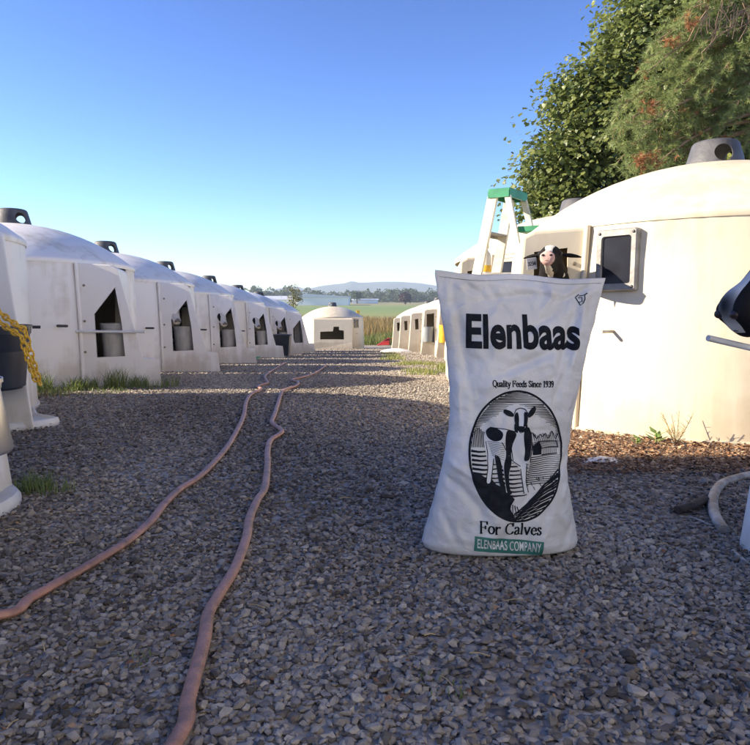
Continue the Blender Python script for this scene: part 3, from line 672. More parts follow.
# glyph units: baseline y=0 upward positive, x-height 5, cap 7.5
GL_ = {
 'F': (6, [[(1, 0), (1, 7.5)], [(1, 7.4), (5.3, 7.4)], [(5.3, 7.4), (5.3, 6)], [(1, 4), (4, 4)], [(4, 4.8), (4, 3.2)], [(.2, .1), (2, .1)], [(.2, 7.4), (1, 7.4)]]),
 'C': (7, [[(6.2, 6), (5.4, 7.1), (4, 7.5), (2.2, 6.9), (1, 5.2), (.8, 3.8), (1, 2.2), (2.2, .6), (4, 0), (5.4, .4), (6.3, 1.6)], [(6.2, 7.4), (6.2, 5.6)]]),
 'Q': (7.6, [[(3.9 + 3.1 * math.cos(R(a)), 3.75 + 3.75 * math.sin(R(a))) for a in range(0, 361, 30)], [(3.6, 1), (5, -.3), (7, -1.4)]]),
 'S': (5.4, [[(4.4, 5.8), (3.8, 7.1), (2.5, 7.5), (1.1, 6.8), (.9, 5.4), (2, 4.3), (3.6, 3.5), (4.6, 2.2), (4.1, .7), (2.7, 0), (1.3, .4), (.7, 1.9)]]),
 'o': (5, [[(2.5 + 2 * math.cos(R(a)), 2.5 + 2.5 * math.sin(R(a))) for a in range(0, 361, 30)]]),
 'r': (4, [[(1, 0), (1, 5)], [(1, 3.4), (1.8, 4.7), (3, 5), (3.5, 4.4)], [(.2, .1), (2, .1)], [(.3, 4.9), (1, 4.9)]]),
 'a': (4.8, [[(.8, 4), (1.4, 4.9), (2.5, 5), (3.4, 4.2), (3.4, .6), (4.4, .1)], [(3.4, 3), (1.6, 2.5), (.7, 1.4), (1.1, .2), (2.2, 0), (3.4, 1)]]),
 'l': (2.6, [[(1.2, 0), (1.2, 7.6)], [(.3, .1), (2.1, .1)], [(.4, 7.4), (1.2, 7.5)]]),
 'v': (5, [[(.6, 5), (2.5, 0)], [(2.5, 0), (4.3, 5)], [(0, 4.9), (1.4, 4.9)], [(3.5, 4.9), (4.9, 4.9)]]),
 'e': (4.6, [[(.8, 2.7), (4, 2.7), (3.7, 4.3), (2.5, 5), (1.1, 4.2), (.6, 2.5), (1.2, .7), (2.6, 0), (4, .9)]]),
 's': (3.8, [[(3, 4), (2.4, 4.9), (1.3, 4.9), (.7, 3.9), (1.6, 2.9), (2.9, 2), (3.1, .9), (2.2, 0), (1, .1), (.5, 1.2)]]),
 'u': (5.2, [[(1, 5), (1, 1.2), (1.9, 0), (3, .2), (4, 1.2)], [(4, 5), (4, .1), (4.9, .1)], [(.2, 4.9), (1, 4.9)], [(3.2, 4.9), (4, 4.9)]]),
 'i': (2.5, [[(1.2, 0), (1.2, 5)], [(.3, .1), (2.1, .1)], [(.4, 4.9), (1.2, 4.9)], [(1.2, 6.4), (1.2, 7.2)]]),
 't': (3.2, [[(1.2, 6.5), (1.2, .8), (1.9, 0), (2.8, .5)], [(.2, 4.9), (2.7, 4.9)]]),
 'y': (5, [[(.6, 5), (2.6, 0)], [(4.3, 5), (2.1, -1.6), (.9, -2.3), (.4, -1.8)], [(0, 4.9), (1.4, 4.9)], [(3.5, 4.9), (4.9, 4.9)]]),
 'd': (5.2, [[(4, 7.5), (4, .1), (4.9, .1)], [(4, 4), (2.6, 5), (1.2, 4.3), (.7, 2.5), (1.2, .7), (2.5, 0), (4, 1)], [(3.2, 7.4), (4, 7.4)]]),
 'n': (5.4, [[(1, 0), (1, 5)], [(1, 3.6), (2.2, 4.9), (3.4, 4.9), (4.1, 3.8), (4.1, 0)], [(.2, .1), (1.9, .1)], [(3.2, .1), (5, .1)], [(.2, 4.9), (1, 4.9)]]),
 'c': (4.3, [[(3.6, 4), (2.6, 5), (1.2, 4.3), (.6, 2.5), (1.2, .7), (2.5, 0), (3.8, .9)]]),
 '1': (4, [[(.8, 6.2), (2.2, 7.4), (2.2, 0)], [(.9, .1), (3.5, .1)]]),
 '9': (4.8, [[(3.9, 5.2), (3.3, 7), (2.2, 7.5), (1, 6.7), (.8, 5), (1.6, 3.5), (3, 3.6), (3.9, 5.2), (3.6, 2.4), (2.4, .4), (1, .1)]]),
 '3': (4.6, [[(.9, 6.4), (1.8, 7.4), (3.2, 7.2), (3.7, 5.8), (2.9, 4.3), (1.8, 4)], [(1.8, 4), (3.3, 3.8), (4, 2.2), (3.2, .4), (1.6, 0), (.6, .9)]]),
 '2': (4.6, [[(.8, 5.9), (1.5, 7.2), (2.8, 7.4), (3.7, 6.2), (3.2, 4.2), (.7, .1), (4, .1)]]),
 '4': (4.8, [[(3.2, 0), (3.2, 7.4), (.5, 2.3), (4.4, 2.3)]]),
 ' ': (3, [])}
def serif(bm, s, x0, x1, base, size, thick=1.05, thin=.45, skew=0):
    W_ = sum(GL_[c][0] for c in s); sx = (x1 - x0) / W_; sy = size / 7.5; x = x0
    for c in s:
        wd, pl = GL_[c]
        for p_ in pl:
            pts = [(x + a * sx, base - b * sy + skew * ((x - x0) / (x1 - x0))) for a, b in p_]
            for a, b in zip(pts, pts[1:]):
                dx, dy = b[0] - a[0], b[1] - a[1]; q = math.hypot(dx, dy) or 1; tw = (thin + (thick - thin) * abs(dy / q)) * sy
                ex, ey = dx / q * tw * .3, dy / q * tw * .3
                stroke(bm, [(a[0] - ex, a[1] - ey), (b[0] + ex, b[1] + ey)], tw)
        x += wd * sx
bm = bmesh.new(); serif(bm, 'Quality Feeds Since 1939', 488, 547.5, 386.5, 6.0, 1.3, .7, 1.0); print_bm(bm, 'tagline_lettering', INK)
bm = bmesh.new(); serif(bm, 'For Calves', 475, 534, 528.0, 11.5, 1.15, .5, 2.5); print_bm(bm, 'caption_lettering', INK)
bm = bmesh.new(); poly(bm, [(470.5, 531), (536.5, 537.5), (536, 552), (470, 546)]); print_bm(bm, 'green_band', M_GINK)
print_bm(text_bm('ELENBAAS COMPANY', (473, 533.5, 534, 543), .012, 5.5, 1.05), 'band_lettering', M_PALE, 2)
# small mark at upper right
bm = bmesh.new()
for pl in ([(572, 297), (575.5, 293.5), (575.5, 295.5), (580.5, 294.5), (580.5, 299), (579, 303), (576.5, 305.5), (572, 297)], [(574.5, 297.5), (578, 297), (578, 301.5), (575.3, 302)], [(580.5, 294.5), (583, 292.5)]):
    stroke(bm, pl, .9)
print_bm(bm, 'small_mark', INK)
# --- oval engraving
ECX, ECY, ERX, ERY = 511.5, 453.5, 45, 62.5
ins = lambda x, y, s=1: ((x - ECX) / (ERX * s)) ** 2 + ((y - ECY) / (ERY * s)) ** 2 < 1
clip = lambda x, y: ins(x, y, .985)
bm = bmesh.new()
el = arc(ECX, ECY, ERX, ERY, 0, 360, 72); stroke(bm, el, 2.0)
def hline(y, xa, xb, w_, jag=0, curve=0, n=14):
    pts = [(xa + (xb - xa) * k / n, y + curve * math.sin(PI * k / n) + jag * (rng.random() - .5)) for k in range(n + 1)]
    stroke(bm, pts, w_, w_ * .35, clip)
for i in range(27):                                  # sky hatching, dense at the top and sides
    y = 393.5 + i * 1.55; half = ERX * math.sqrt(max(0, 1 - ((y - ECY) / ERY) ** 2)); gap = max(0, (i - 6)) * 2.1 + rng.uniform(0, 3)
    if gap < 2: hline(y, ECX - half, ECX + half, 1.25, .2, -.5)
    else:
        hline(y, ECX - half, ECX - min(gap, half * .85) - rng.uniform(0, 4), 1.2, .15, 0, 8); hline(y, ECX + half, ECX + min(gap, half * .85) + rng.uniform(0, 4), 1.2, .15, 0, 8)
stroke(bm, [(x, 437 - 4 * abs(math.sin(x * .33 + .6)) - 2.2 * math.sin(x * .9)) for x in range(524, 556, 1)], .9, .9, clip)
for x in range(526, 555, 2): stroke(bm, [(x, 435 - 3 * abs(math.sin(x * .33 + .6))), (x + 2.5, 442)], .7, .3, clip)
for k in range(6): hline(441 + k * 1.3, 524, 556, .6, .3, 0, 10)
for k in range(14): stroke(bm, [(468 + k * 1.6, 429 + 2 * math.sin(k)), (469 + k * 1.6, 446)], 1.0, .7, clip)   # hedge left
poly(bm, [(526, 444), (532, 439), (535, 446), (535, 453), (526, 453)])                            # barn gable
stroke(bm, [(531, 439.5), (551, 441)], .9); stroke(bm, [(551, 441), (552.5, 447)], .8); stroke(bm, [(535, 446.5), (553, 447)], .8); stroke(bm, [(535, 453.5), (552, 453.5)], 1.0)
for k in range(8): stroke(bm, [(537 + k * 2, 448), (537 + k * 2, 453)], .5)
for k in range(11):                                  # furrows on the left and under the calf
    y = 449 + k * 4.2; hline(y, 466, 487 + k * 1.6, 2.6, .3, 1.2, 10)
for k in range(9): hline(459 + k * 4.0, 491 + k, 520, 2.2, .3, 1.0, 8)
for k in range(14): hline(455.5 + k * 2.0, 524 - k * .4, 557, 1.0, .3, -1.0, 10)
for k in range(16): stroke(bm, [(558, 470 + k * 2.6), (538 - k * .8, 482 + k * 2.4), (522 - k * 1.4, 497 + k * 1.9), (510 - k, 512 + k)], 1.5, .7, clip)
for k in range(26): x = rng.uniform(524, 554); y = rng.uniform(472, 486); stroke(bm, [(x, y), (x + rng.uniform(-2, 2), y + rng.uniform(1.5, 4))], .8, .4, clip)
for k in range(7): stroke(bm, [(480 + k * 1.5, 444 + k), (482 + k * 1.5, 447 + k)], .5)
for k in range(9): stroke(bm, [(556 - k * .5, 474 + k * 4.5 - 6), (536 - k * 2, 487 + k * 3.6 - 4), (520 - k * 3.2, 500 + k * 2.2)], 1.7, .9, clip)   # converging rows lower right
dark = [(468.5, 472), (474, 470), (480, 474), (486, 475), (491, 481), (499, 484), (503, 490), (508, 495), (503, 503), (506, 509), (509, 515.4), (500, 513.6), (490, 508.5), (482, 500.5), (475, 490), (470.5, 480)]
poly(bm, dark)
for k in range(6): stroke(bm, [(500 + k * 2, 497 + k), (494 + k * 4, 514)], 1.1, .5, clip)
print_bm(bm, 'oval_engraving', INK)
bm = bmesh.new()                                     # pale body of the printed calf over the engraving
poly(bm, soft([(481, 430), (486, 426), (500, 427.5), (512, 429), (518, 424), (523, 427), (524, 440), (522, 452), (520, 462), (518.5, 478), (521.5, 489), (517, 490), (515, 478), (513.5, 466), (506, 458), (503, 470), (502, 486), (500, 490), (499, 478), (497.5, 462), (489, 456), (487.5, 468), (485.5, 480), (481, 480), (483, 466), (482, 452), (480, 442)]))
poly(bm, soft([(508.5, 412), (511, 409), (518, 408.5), (521, 412), (520, 420), (517.5, 428), (513, 429), (510.5, 421)]))
print_bm(bm, 'printed_calf_body', M_PALE, 1)
bm = bmesh.new()
poly(bm, soft([(481.5, 430), (486, 425.5), (493, 427), (498, 431), (496, 438), (490, 440), (484, 437)]))
poly(bm, soft([(500, 428), (507, 429), (511, 432), (507.5, 440), (505, 450), (506, 460), (502.5, 470), (503, 484), (506, 490), (501, 491), (499, 478), (498, 462), (501, 452), (499, 440)]))
poly(bm, soft([(517, 430), (521, 424), (524, 430), (524.5, 445), (522.5, 458), (517, 459), (518.5, 448), (517, 440)]))
poly(bm, soft([(489.5, 452), (494, 454), (496.5, 463), (497, 476), (499.5, 484), (495, 485), (492.5, 474), (491, 462)]))
poly(bm, soft([(509, 412.5), (512, 411), (513, 417), (512.5, 424), (514, 429), (511, 428), (508.5, 420)]))
poly(bm, soft([(518, 410.5), (521.5, 412), (520.5, 421), (518.5, 429), (516, 428), (517.5, 420)]))
poly(bm, soft([(508.5, 413), (504, 409.5), (499, 409), (498, 411.5), (502, 415), (508, 416)]))
poly(bm, soft([(521, 413), (524, 408.5), (528.5, 405.5), (530, 408.5), (527, 414), (521.5, 417)]))
poly(bm, soft([(508.5, 421), (512, 426), (511.5, 432), (508, 429)])); poly(bm, soft([(520.5, 421), (520, 431), (517.5, 434), (517, 428)]))
for k in range(9): stroke(bm, [(483.5 + k * .5, 440 + k * 1.6), (499, 441 + k * 2.1)], .45, .3)
for k in range(7): stroke(bm, [(519 + k * .2, 461 + k * 3.5), (521.5, 462 + k * 3.5)], .7)
for pl in ([(482, 440), (483.5, 452), (483, 466), (481, 480)], [(489, 456), (487.5, 468), (485.8, 480)], [(486, 426), (500, 427.5), (510, 430)], [(514, 466), (515.5, 478), (517, 490)], [(520, 462), (519, 478), (521.5, 489)], [(496, 440), (506, 458), (514, 464)]): stroke(bm, pl, .8)
for pl in ([(508.5, 413), (510.5, 409), (514.5, 407.5), (519, 408.5), (521.5, 412.5)], [(511, 427), (514, 431), (518, 429)], [(509, 430), (505, 443), (507, 458)], [(524, 430), (525.5, 445), (523, 460)]): stroke(bm, pl, .8)
for q in ((511.2, 416.5), (519, 416)): poly(bm, arc(q[0], q[1], .9, 1.2, 0, 330, 8))
poly(bm, soft([(511.5, 424.5), (517.5, 424.5), (518, 428.5), (514.5, 430.5), (511, 428.5)]))
print_bm(bm, 'printed_calf_markings', INK, 2)

# ================================================================== HOSES
M_HOSE = mat('faded_red_hose', (.50, .25, .17), (.25, .14, .10), 22, .5, .35, 160, lo=.3, hi=.6)
def smooth_path(pts, n=9):
    out = []
    for i in range(len(pts) - 1):
        p0 = pts[max(i - 1, 0)]; p1 = pts[i]; p2 = pts[i + 1]; p3 = pts[min(i + 2, len(pts) - 1)]
        for k in range(n):
            t = k / n; out.append(.5 * ((2 * p1) + (-p0 + p2) * t + (2 * p0 - 5 * p1 + 4 * p2 - p3) * t * t + (-p0 + 3 * p1 - 3 * p2 + p3) * t ** 3))
    out.append(pts[-1]); return out
HP = []
def hose(pxs, label, extra=()):
    pts = [G(x, y, .014) for x, y in pxs]; pts = [Vector(e) for e in extra] + pts
    pts = smooth_path([Vector((p.x, p.y, 0)) for p in pts])
    for p in pts: p.z = zf(p.y) + .0165
    b = MB(); b.tube(pts, .0128, 12, flat=.70)
    HP.extend((p.x, p.y) for p in pts)
    return tag(b.done('hose', M_HOSE), label, 'hose', 'faded red hoses along the lane')
hose([(0, 618), (30, 600), (60, 584), (90, 566), (125, 544), (150, 524), (165, 505), (180, 490), (200, 477), (220, 456.6), (232, 440), (243, 418), (246, 403), (250.7, 395), (261, 389.5), (258, 386.5), (267.5, 383), (266, 379.5), (266, 375), (278, 367), (286, 362.5)],
     'faded red hose running to the left edge of the picture', extra=[(-1.3, 1.15, 0), (-1.0, 1.35, 0)])
hose([(178, 742), (188, 703), (198, 665), (205, 640), (208, 618), (218, 598), (235, 570), (246, 540), (250, 518), (258, 500), (265, 488), (267.5, 465), (267.5, 452), (270.6, 441), (281, 433.6), (280.5, 430), (272, 423), (274.6, 415), (278.3, 403), (280.7, 395), (283.8, 390.7), (296, 386), (298, 382.5), (292, 380), (304, 377), (315, 373), (326, 365.5)],
     'faded red hose running to the bottom edge of the picture', extra=[(-.33, .7, 0)])

hpa = np.array(HP)
def off_hose(x, y): return np.min(np.hypot(x[:, None] - hpa[None, :, 0], y[:, None] - hpa[None, :, 1]), axis=1) > .055
off_big = lambda x, y: off_hose(x, y) & ~((np.abs(x - bag.location.x) < .28) & (np.abs(y - bag.location.y) < .16))
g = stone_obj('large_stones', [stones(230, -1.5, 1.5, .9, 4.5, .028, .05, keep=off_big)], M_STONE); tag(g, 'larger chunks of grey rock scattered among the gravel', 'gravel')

# ================================================================== LADDER
LAD = P(506, 300, 5.45)
ld = thing('step_ladder', 'cream fibreglass stepladder with green top standing between hutches', 'ladder', (LAD.x + .01, 5.45, zf(5.45)), R(-33))
H_ = 1.50
def lrail(sy): 
    b = MB(); b.bar((-.34, sy * .21, 0), (-.06, sy * .15, H_ - .03), .03, .075, side=(0, 1, 0), bev=.003); b.done('front_rail', M_FIBRE, ld, smooth=False)
def rrail(sy):
    b = MB(); b.bar((.42, sy * .25, 0), (.05, sy * .155, H_ - .03), .025, .045, side=(0, 1, 0), bev=.003); b.done('rear_rail', M_FIBRE, ld, smooth=False)
for s_ in (-1, 1): lrail(s_); rrail(s_)
for z in (.3, .6, .9, 1.2):
    k = z / H_; x = -.34 + .28 * k; wy = .21 - .06 * k
    b = MB(); b.box((x, 0, z), (.085, 2 * wy - .03, .012), bev=.002); b.box((x - .038, 0, z - .012), (.006, 2 * wy - .03, .03)); b.done('step', M_ALU, ld, smooth=False)
for z in (.45, 1.05):
    k = z / H_; x = .42 - .37 * k; wy = .25 - .095 * k
    b = MB(); b.bar((x, -wy, z), (x, wy, z), .03, .012, side=(0, 0, 1)); b.done('rear_brace', M_ALU, ld, smooth=False)
b = MB(); b.box((-.01, 0, H_), (.17, .34, .022), bev=.006); b.box((-.01, -.17, H_ - .03), (.16, .012, .05)); b.box((-.01, .17, H_ - .03), (.16, .012, .05)); b.box((-.09, 0, H_ - .03), (.012, .34, .05)); b.box((.07, 0, H_ - .03), (.012, .34, .05))
b.done('top_cap', M_GREEN, ld, smooth=False)
b = MB(); b.box((.30, .02, 1.20), (.34, .33, .02), bev=.006); b.box((.30, -.14, 1.215), (.34, .012, .035)); b.box((.30, .18, 1.215), (.34, .012, .035)); b.box((.465, .02, 1.215), (.012, .33, .035)); b.done('tool_tray', M_GREEN, ld, smooth=False)
for s_ in (-1, 1):
    b = MB(); b.bar((-.34 + .28 * .6, s_ * .18, .9), (.42 - .37 * .6, s_ * .19, .9), .012, .006, side=(0, 0, 1)); b.done('spreader', M_ALU, ld, smooth=False)
Ml = Matrix.Translation(ld.location) @ ld.rotation_euler.to_matrix().to_4x4()
bt = thing('spray_bottle', 'white and yellow bottle standing on a ladder step', 'bottle', Ml @ Vector((-.17, -.02, .907)))
b = MB(); b.lathe([(0, 0), (.036, 0), (.04, .01), (.04, .12), (.034, .15), (.014, .175), (.013, .19)], 20); b.done('bottle_body', M_WHITE, bt)
b = MB(); b.lathe([(.0405, .012), (.0415, .014), (.0415, .06), (.0405, .062)], 20); b.done('label_band', M_YEL, bt)
b = MB(); b.lathe([(0, .188), (.02, .188), (.02, .215), (.012, .225), (0, .228)], 14); b.box((-.02, 0, .225), (.06, .02, .018)); b.done('spray_head', M_YEL, bt)

# ================================================================== CALVES
def calf_mat(name, blaze, pink, bellyw, seed=0, eyeh=0):
    m = bpy.data.materials.new(name); m.use_nodes = True; n = m.node_tree; L = n.links; p = n.nodes['Principled BSDF']; p.inputs['Roughness'].default_value = .85; p.inputs['Specular IOR Level'].default_value = .2
    p.inputs['Sheen Weight'].default_value = .0
    tc = n.nodes.new('ShaderNodeTexCoord'); sp = n.nodes.new('ShaderNodeSeparateXYZ'); L.new(tc.outputs['Object'], sp.inputs[0])
    def mth(op, a, b=None):
        k = n.nodes.new('ShaderNodeMath'); k.operation = op; k.use_clamp = False
        for i, q in enumerate((a, b)):
            if q is None: continue
            if isinstance(q, (int, float)): k.inputs[i].default_value = q
            else: L.new(q, k.inputs[i])
        return k.outputs[0]
    t = n.nodes.new('ShaderNodeTexNoise'); t.inputs['Scale'].default_value = 4; t.inputs['Detail'].default_value = 3
    ad = n.nodes.new('ShaderNodeVectorMath'); L.new(tc.outputs['Object'], ad.inputs[0]); ad.inputs[1].default_value = (seed, seed * 2, 0); L.new(ad.outputs[0], t.inputs['Vector'])
    ay = mth('ABSOLUTE', sp.outputs['Y']); nz = mth('MULTIPLY', mth('SUBTRACT', t.outputs['Fac'], .5), .12)
    bl = mth('LESS_THAN', mth('ADD', ay, nz), blaze); hd = mth('GREATER_THAN', sp.outputs['X'], .32); white = mth('MULTIPLY', bl, hd)
    up = mth('GREATER_THAN', mth('SUBTRACT', sp.outputs['Z'], mth('MULTIPLY', sp.outputs['X'], -.35)), eyeh); white = mth('MULTIPLY', white, up)
    bw = mth('GREATER_THAN', t.outputs['Fac'], bellyw); bd = mth('LESS_THAN', sp.outputs['X'], .27); white = mth('MAXIMUM', white, mth('MULTIPLY', bw, bd))
    mx = n.nodes.new('ShaderNodeMix'); mx.data_type = 'RGBA'; L.new(white, mx.inputs[0]); mx.inputs[6].default_value = (.010, .009, .009, 1); mx.inputs[7].default_value = (.62, .58, .52, 1)
    mz = n.nodes.new('ShaderNodeMapRange'); mz.inputs['From Min'].default_value = .528; mz.inputs['From Max'].default_value = .545; L.new(sp.outputs['X'], mz.inputs['Value'])
    m2 = n.nodes.new('ShaderNodeMix'); m2.data_type = 'RGBA'; L.new(mz.outputs[0], m2.inputs[0]); L.new(mx.outputs[2], m2.inputs[6]); m2.inputs[7].default_value = (*pink, 1)
    L.new(m2.outputs[2], p.inputs['Base Color'])
    t2 = n.nodes.new('ShaderNodeTexNoise'); t2.inputs['Scale'].default_value = 120; L.new(tc.outputs['Object'], t2.inputs['Vector']); bp = n.nodes.new('ShaderNodeBump'); bp.inputs['Strength'].default_value = .35; bp.inputs['Distance'].default_value = .004
    L.new(t2.outputs['Fac'], bp.inputs['Height']); L.new(bp.outputs[0], p.inputs['Normal'])
    return m
def make_calf(m, headz=.80, tilt=0, voxel=.0075):
    t = thing('calf', 'calf', 'calf')
    b = MB()
    def blob(c, r, rot=None):
        k = bmesh.ops.create_icosphere(b.b, subdivisions=3, radius=1)['verts']
        bmesh.ops.transform(b.b, matrix=Matrix.Translation(c) @ (rot.to_4x4() if rot else Matrix.Identity(4)) @ Matrix.Diagonal((*r, 1)), verts=k)
    hz = headz
    b.tube([(-.50, 0, .60), (-.42, 0, .60), (-.25, 0, .57), (-.05, 0, .56), (.10, 0, .57), (.17, 0, .60)], [.07, .14, .16, .17, .155, .11], 20)          # trunk
    b.tube([(.02, 0, .60), (.14, 0, .60 + (hz - .6) * .35), (.25, 0, .60 + (hz - .6) * .75), (.34, 0, hz + .015)], [.14, .11, .085, .07], 20)    # neck
    # head: poll to muzzle
    sec = [(.31, .03, .055), (.35, .03, .072), (.39, .022, .074), (.43, .008, .062), (.47, -.010, .050), (.505, -.022, .045), (.535, -.030, .047), (.556, -.032, .040), (.566, -.034, .022)]
    ct, st = math.cos(tilt), math.sin(tilt)
    def hp(x, y, z): dx = x - .34; return (.34 + dx * ct - z * st, y, hz + dx * st + z * ct)
    b.tube([hp(x, 0, z) for x, z, r in sec], [r for *_, r in sec], 20, flat=1.0)
    b.tube([hp(.34, 0, -.035), hp(.41, 0, -.05), hp(.48, 0, -.055), hp(.53, 0, -.055)], [.05, .042, .032, .024], 14)
    for s_ in (-1, 1):
        blob(hp(.41, s_ * .056, .035), (.026, .018, .02)); blob(hp(.548, s_ * .026, -.022), (.022, .020, .022))
        e0 = hp(.325, s_ * .055, .045)
        pts = [Vector(hp(.325 - .01 * k, s_ * (.05 + .035 * k), .05 + .003 * k - .004 * k * k * .3)) for k in range(5)]
        b.tube(pts, [.018, .034, .038, .028, .008], 12, flat=.38)
        for lx in (-.40, .08):
            b.tube([(lx, s_ * .09, .52), (lx + (.03 if lx < 0 else 0), s_ * .095, .36), (lx - (.03 if lx < 0 else 0), s_ * .09, .24), (lx, s_ * .09, .08), (lx + .015, s_ * .09, .0)], [.075, .05, .032, .024, .032], 12)
    b.tube([(-.49, 0, .66), (-.545, 0, .55), (-.55, 0, .38)], [.022, .016, .02], 8)
    o = b.done('coat', m, t, recalc=True)
    q = o.modifiers.new('r', 'REMESH'); q.mode = 'VOXEL'; q.voxel_size = voxel; q.use_smooth_shade = True
    q = o.modifiers.new('s', 'SMOOTH'); q.factor = .5; q.iterations = 4
    mm = o.data.materials[0]; bake(o)
    if not o.data.materials: o.data.materials.append(mm)
    o.data.shade_smooth()
    for s_ in (-1, 1):
        e = MB(); k = bmesh.ops.create_icosphere(e.b, subdivisions=2, radius=.0145)['verts']; bmesh.ops.translate(e.b, verts=k, vec=hp(.412, s_ * .064, .034)); e.done('eye', MEYE, t)
        e = MB(); k = bmesh.ops.create_icosphere(e.b, subdivisions=2, radius=1)['verts']; bmesh.ops.transform(e.b, matrix=Matrix.Translation(hp(.566, s_ * .024, -.020)) @ Matrix.Diagonal((.008, .011, .008, 1)), verts=k); e.done('nostril', MNOS, t)
    e = MB(); e.tube([hp(.535, -.038, -.062), hp(.556, -.022, -.054), hp(.563, 0, -.052), hp(.556, .022, -.054), hp(.535, .038, -.062)], .0013, 6); e.done('mouth', MNOS, t)
    return t, hp
MEYE = mat('eye', (.01, .008, .006), (.012, .01, .008), 5, .08); MNOS = mat('nostril', (.03, .015, .015), (.02, .01, .01), 5, .5)
def orient(o, p, rz): o.location = p; o.rotation_euler = (0, 0, rz)
c1, hp1 = make_calf(calf_mat('holstein_coat', .022, (.56, .36, .32), .60, 1, .75), .80, R(13), .006)
muz = P(547, 256, 3.44); rz = R(-110); d = Vector((math.cos(rz), math.sin(rz), 0))
orient(c1, Vector((muz.x, muz.y, 0)) - d * .56 * .76 + Vector((0, 0, muz.z - .80 * .76 - .02)), rz); c1.scale = (.76,) * 3
tag(c1, 'calf with pink nose and white ear tag looking out above the feed bag', 'calf', 'calves in the hutches')
# ear tag with number
tg = MB(); tg.box((0, 0, 0), (.003, .066, .074), bev=.0012); tagm = tg.done('ear_tag', M_WHITE, c1, smooth=False); tagm.location = (.47, -.105, .785); tagm.rotation_euler = (R(8), R(6), R(28))
bm = bmesh.new(); serif(bm, '3234', -27, 27, 11, 22, 1.6, 1.2)
for v_ in bm.verts: v_.co = Vector((.0022, v_.co.x * .001, -v_.co.y * .001))
me = bpy.data.meshes.new('tag_number'); bm.to_mesh(me); bm.free(); tn = link('tag_number', me, INK, tagm)
c2, _ = make_calf(calf_mat('dark_holstein_coat', .045, (.10, .085, .085), .56, 3, .6), .66, R(-24), .009)
CALVES = [('B', 1.05, -.62, .05, -58, 'black and white calf face over the wide smoky bucket in the left row'), ('C', 1.07, -.66, .05, -58, 'calf face in the hutch with the green mat'),
          ('D', 1.07, -.66, .05, -58, 'calf face in the hutch past the green mat'), ('E', 1.07, -.66, .05, -58, 'calf face in the next to last left hutch')]
for i, (k, lx, ly, dz, an, lab) in enumerate(CALVES):
    o = c2 if i == 0 else copy_tree(c2); p = inhutch(k, lx, ly, 0); rz = R(an); d = Vector((math.cos(rz), math.sin(rz), 0))
    orient(o, p - d * .50 + Vector((0, 0, dz)), rz); tag(o, lab, 'calf', 'calves in the hutches')
c3, _ = make_calf(calf_mat('black_coat', .012, (.010, .010, .012), .95, 5, .6), .56, R(-24), .006)
mz = P(722, 335, 1.62); rz = R(183); d = Vector((math.cos(rz), math.sin(rz), 0))
orient(c3, Vector((mz.x, mz.y, 0)) - d * .545 * 1.32 + Vector((0, 0, mz.z - .43 * 1.32 + .02)), rz); c3.scale = (1.32,) * 3; tag(c3, 'black calf muzzle reaching in from the right edge', 'calf', 'calves in the hutches')
b = MB(); q0 = P(708, 338, 1.62); q1 = P(760, 350, 1.66); b.tube([q0, q1, q1 + Vector((.35, 0, -.04))], .0072, 12)
tag(b.done('feeding_tube', M_WHITE), 'short white pipe under the black calf muzzle', 'pipe')

# ================================================================== SMALL THINGS ON THE GROUND
def ribbon(pts, w_, h_, name, m, label, cat):
    b = MB(); b.tube(smooth_path(pts, 6), w_ / 2, 12, flat=h_ / w_); return tag(b.done(name, m), label, cat)
M_OLDW = mat('stained_white_plastic', (.52, .49, .43), (.22, .18, .14), 16, .6, .2, 60)
ribbon([G(x, y) + Vector((0, 0, .012)) for x, y in ((752, 478), (738, 481), (722, 487), (714, 498), (713, 512), (717, 524), (724, 534))], .032, .028, 'rim_hoop', M_OLDW, 'stained white plastic hoop half buried beside the right hutch', 'hoop')
ribbon([G(x, y) + Vector((0, 0, .006)) for x, y in ((733, 553), (742, 561), (755, 571))], .012, .008, 'plastic_strip', M_OLDW, 'thin white strip lying at the right edge below the hoop', 'strip')
ribbon([G(x, y) + Vector((0, 0, .018)) for x, y in ((677, 516), (688, 513), (697, 509), (705, 505))], .030, .026, 'stick', mat('charred_wood', (.06, .045, .035), (.025, .02, .018), 30, .9, .5, 60), 'dark broken stick on the gravel left of the white hoop', 'stick')
ribbon([G(x, y) + Vector((0, 0, .008)) for x, y in ((680, 519), (690, 520), (700, 523), (710, 528))], .006, .005, 'cord', M_OLDW, 'thin pale cord beside the dark stick', 'cord')
p = G(600, 463); v = [(-.075, -.035, .01), (-.02, -.045, .016), (.06, -.035, .008), (.08, .02, .014), (.02, .045, .02), (-.06, .035, .01), (0, 0, .026)]
o = raw('paper_scrap', v, [(0, 1, 6), (1, 2, 6), (2, 3, 6), (3, 4, 6), (4, 5, 6), (5, 0, 6)], M_WHITE); o.location = p; tag(o, 'white paper scrap on the litter right of the feed bag', 'paper')
q = o.modifiers.new('s', 'SOLIDIFY'); q.thickness = .002
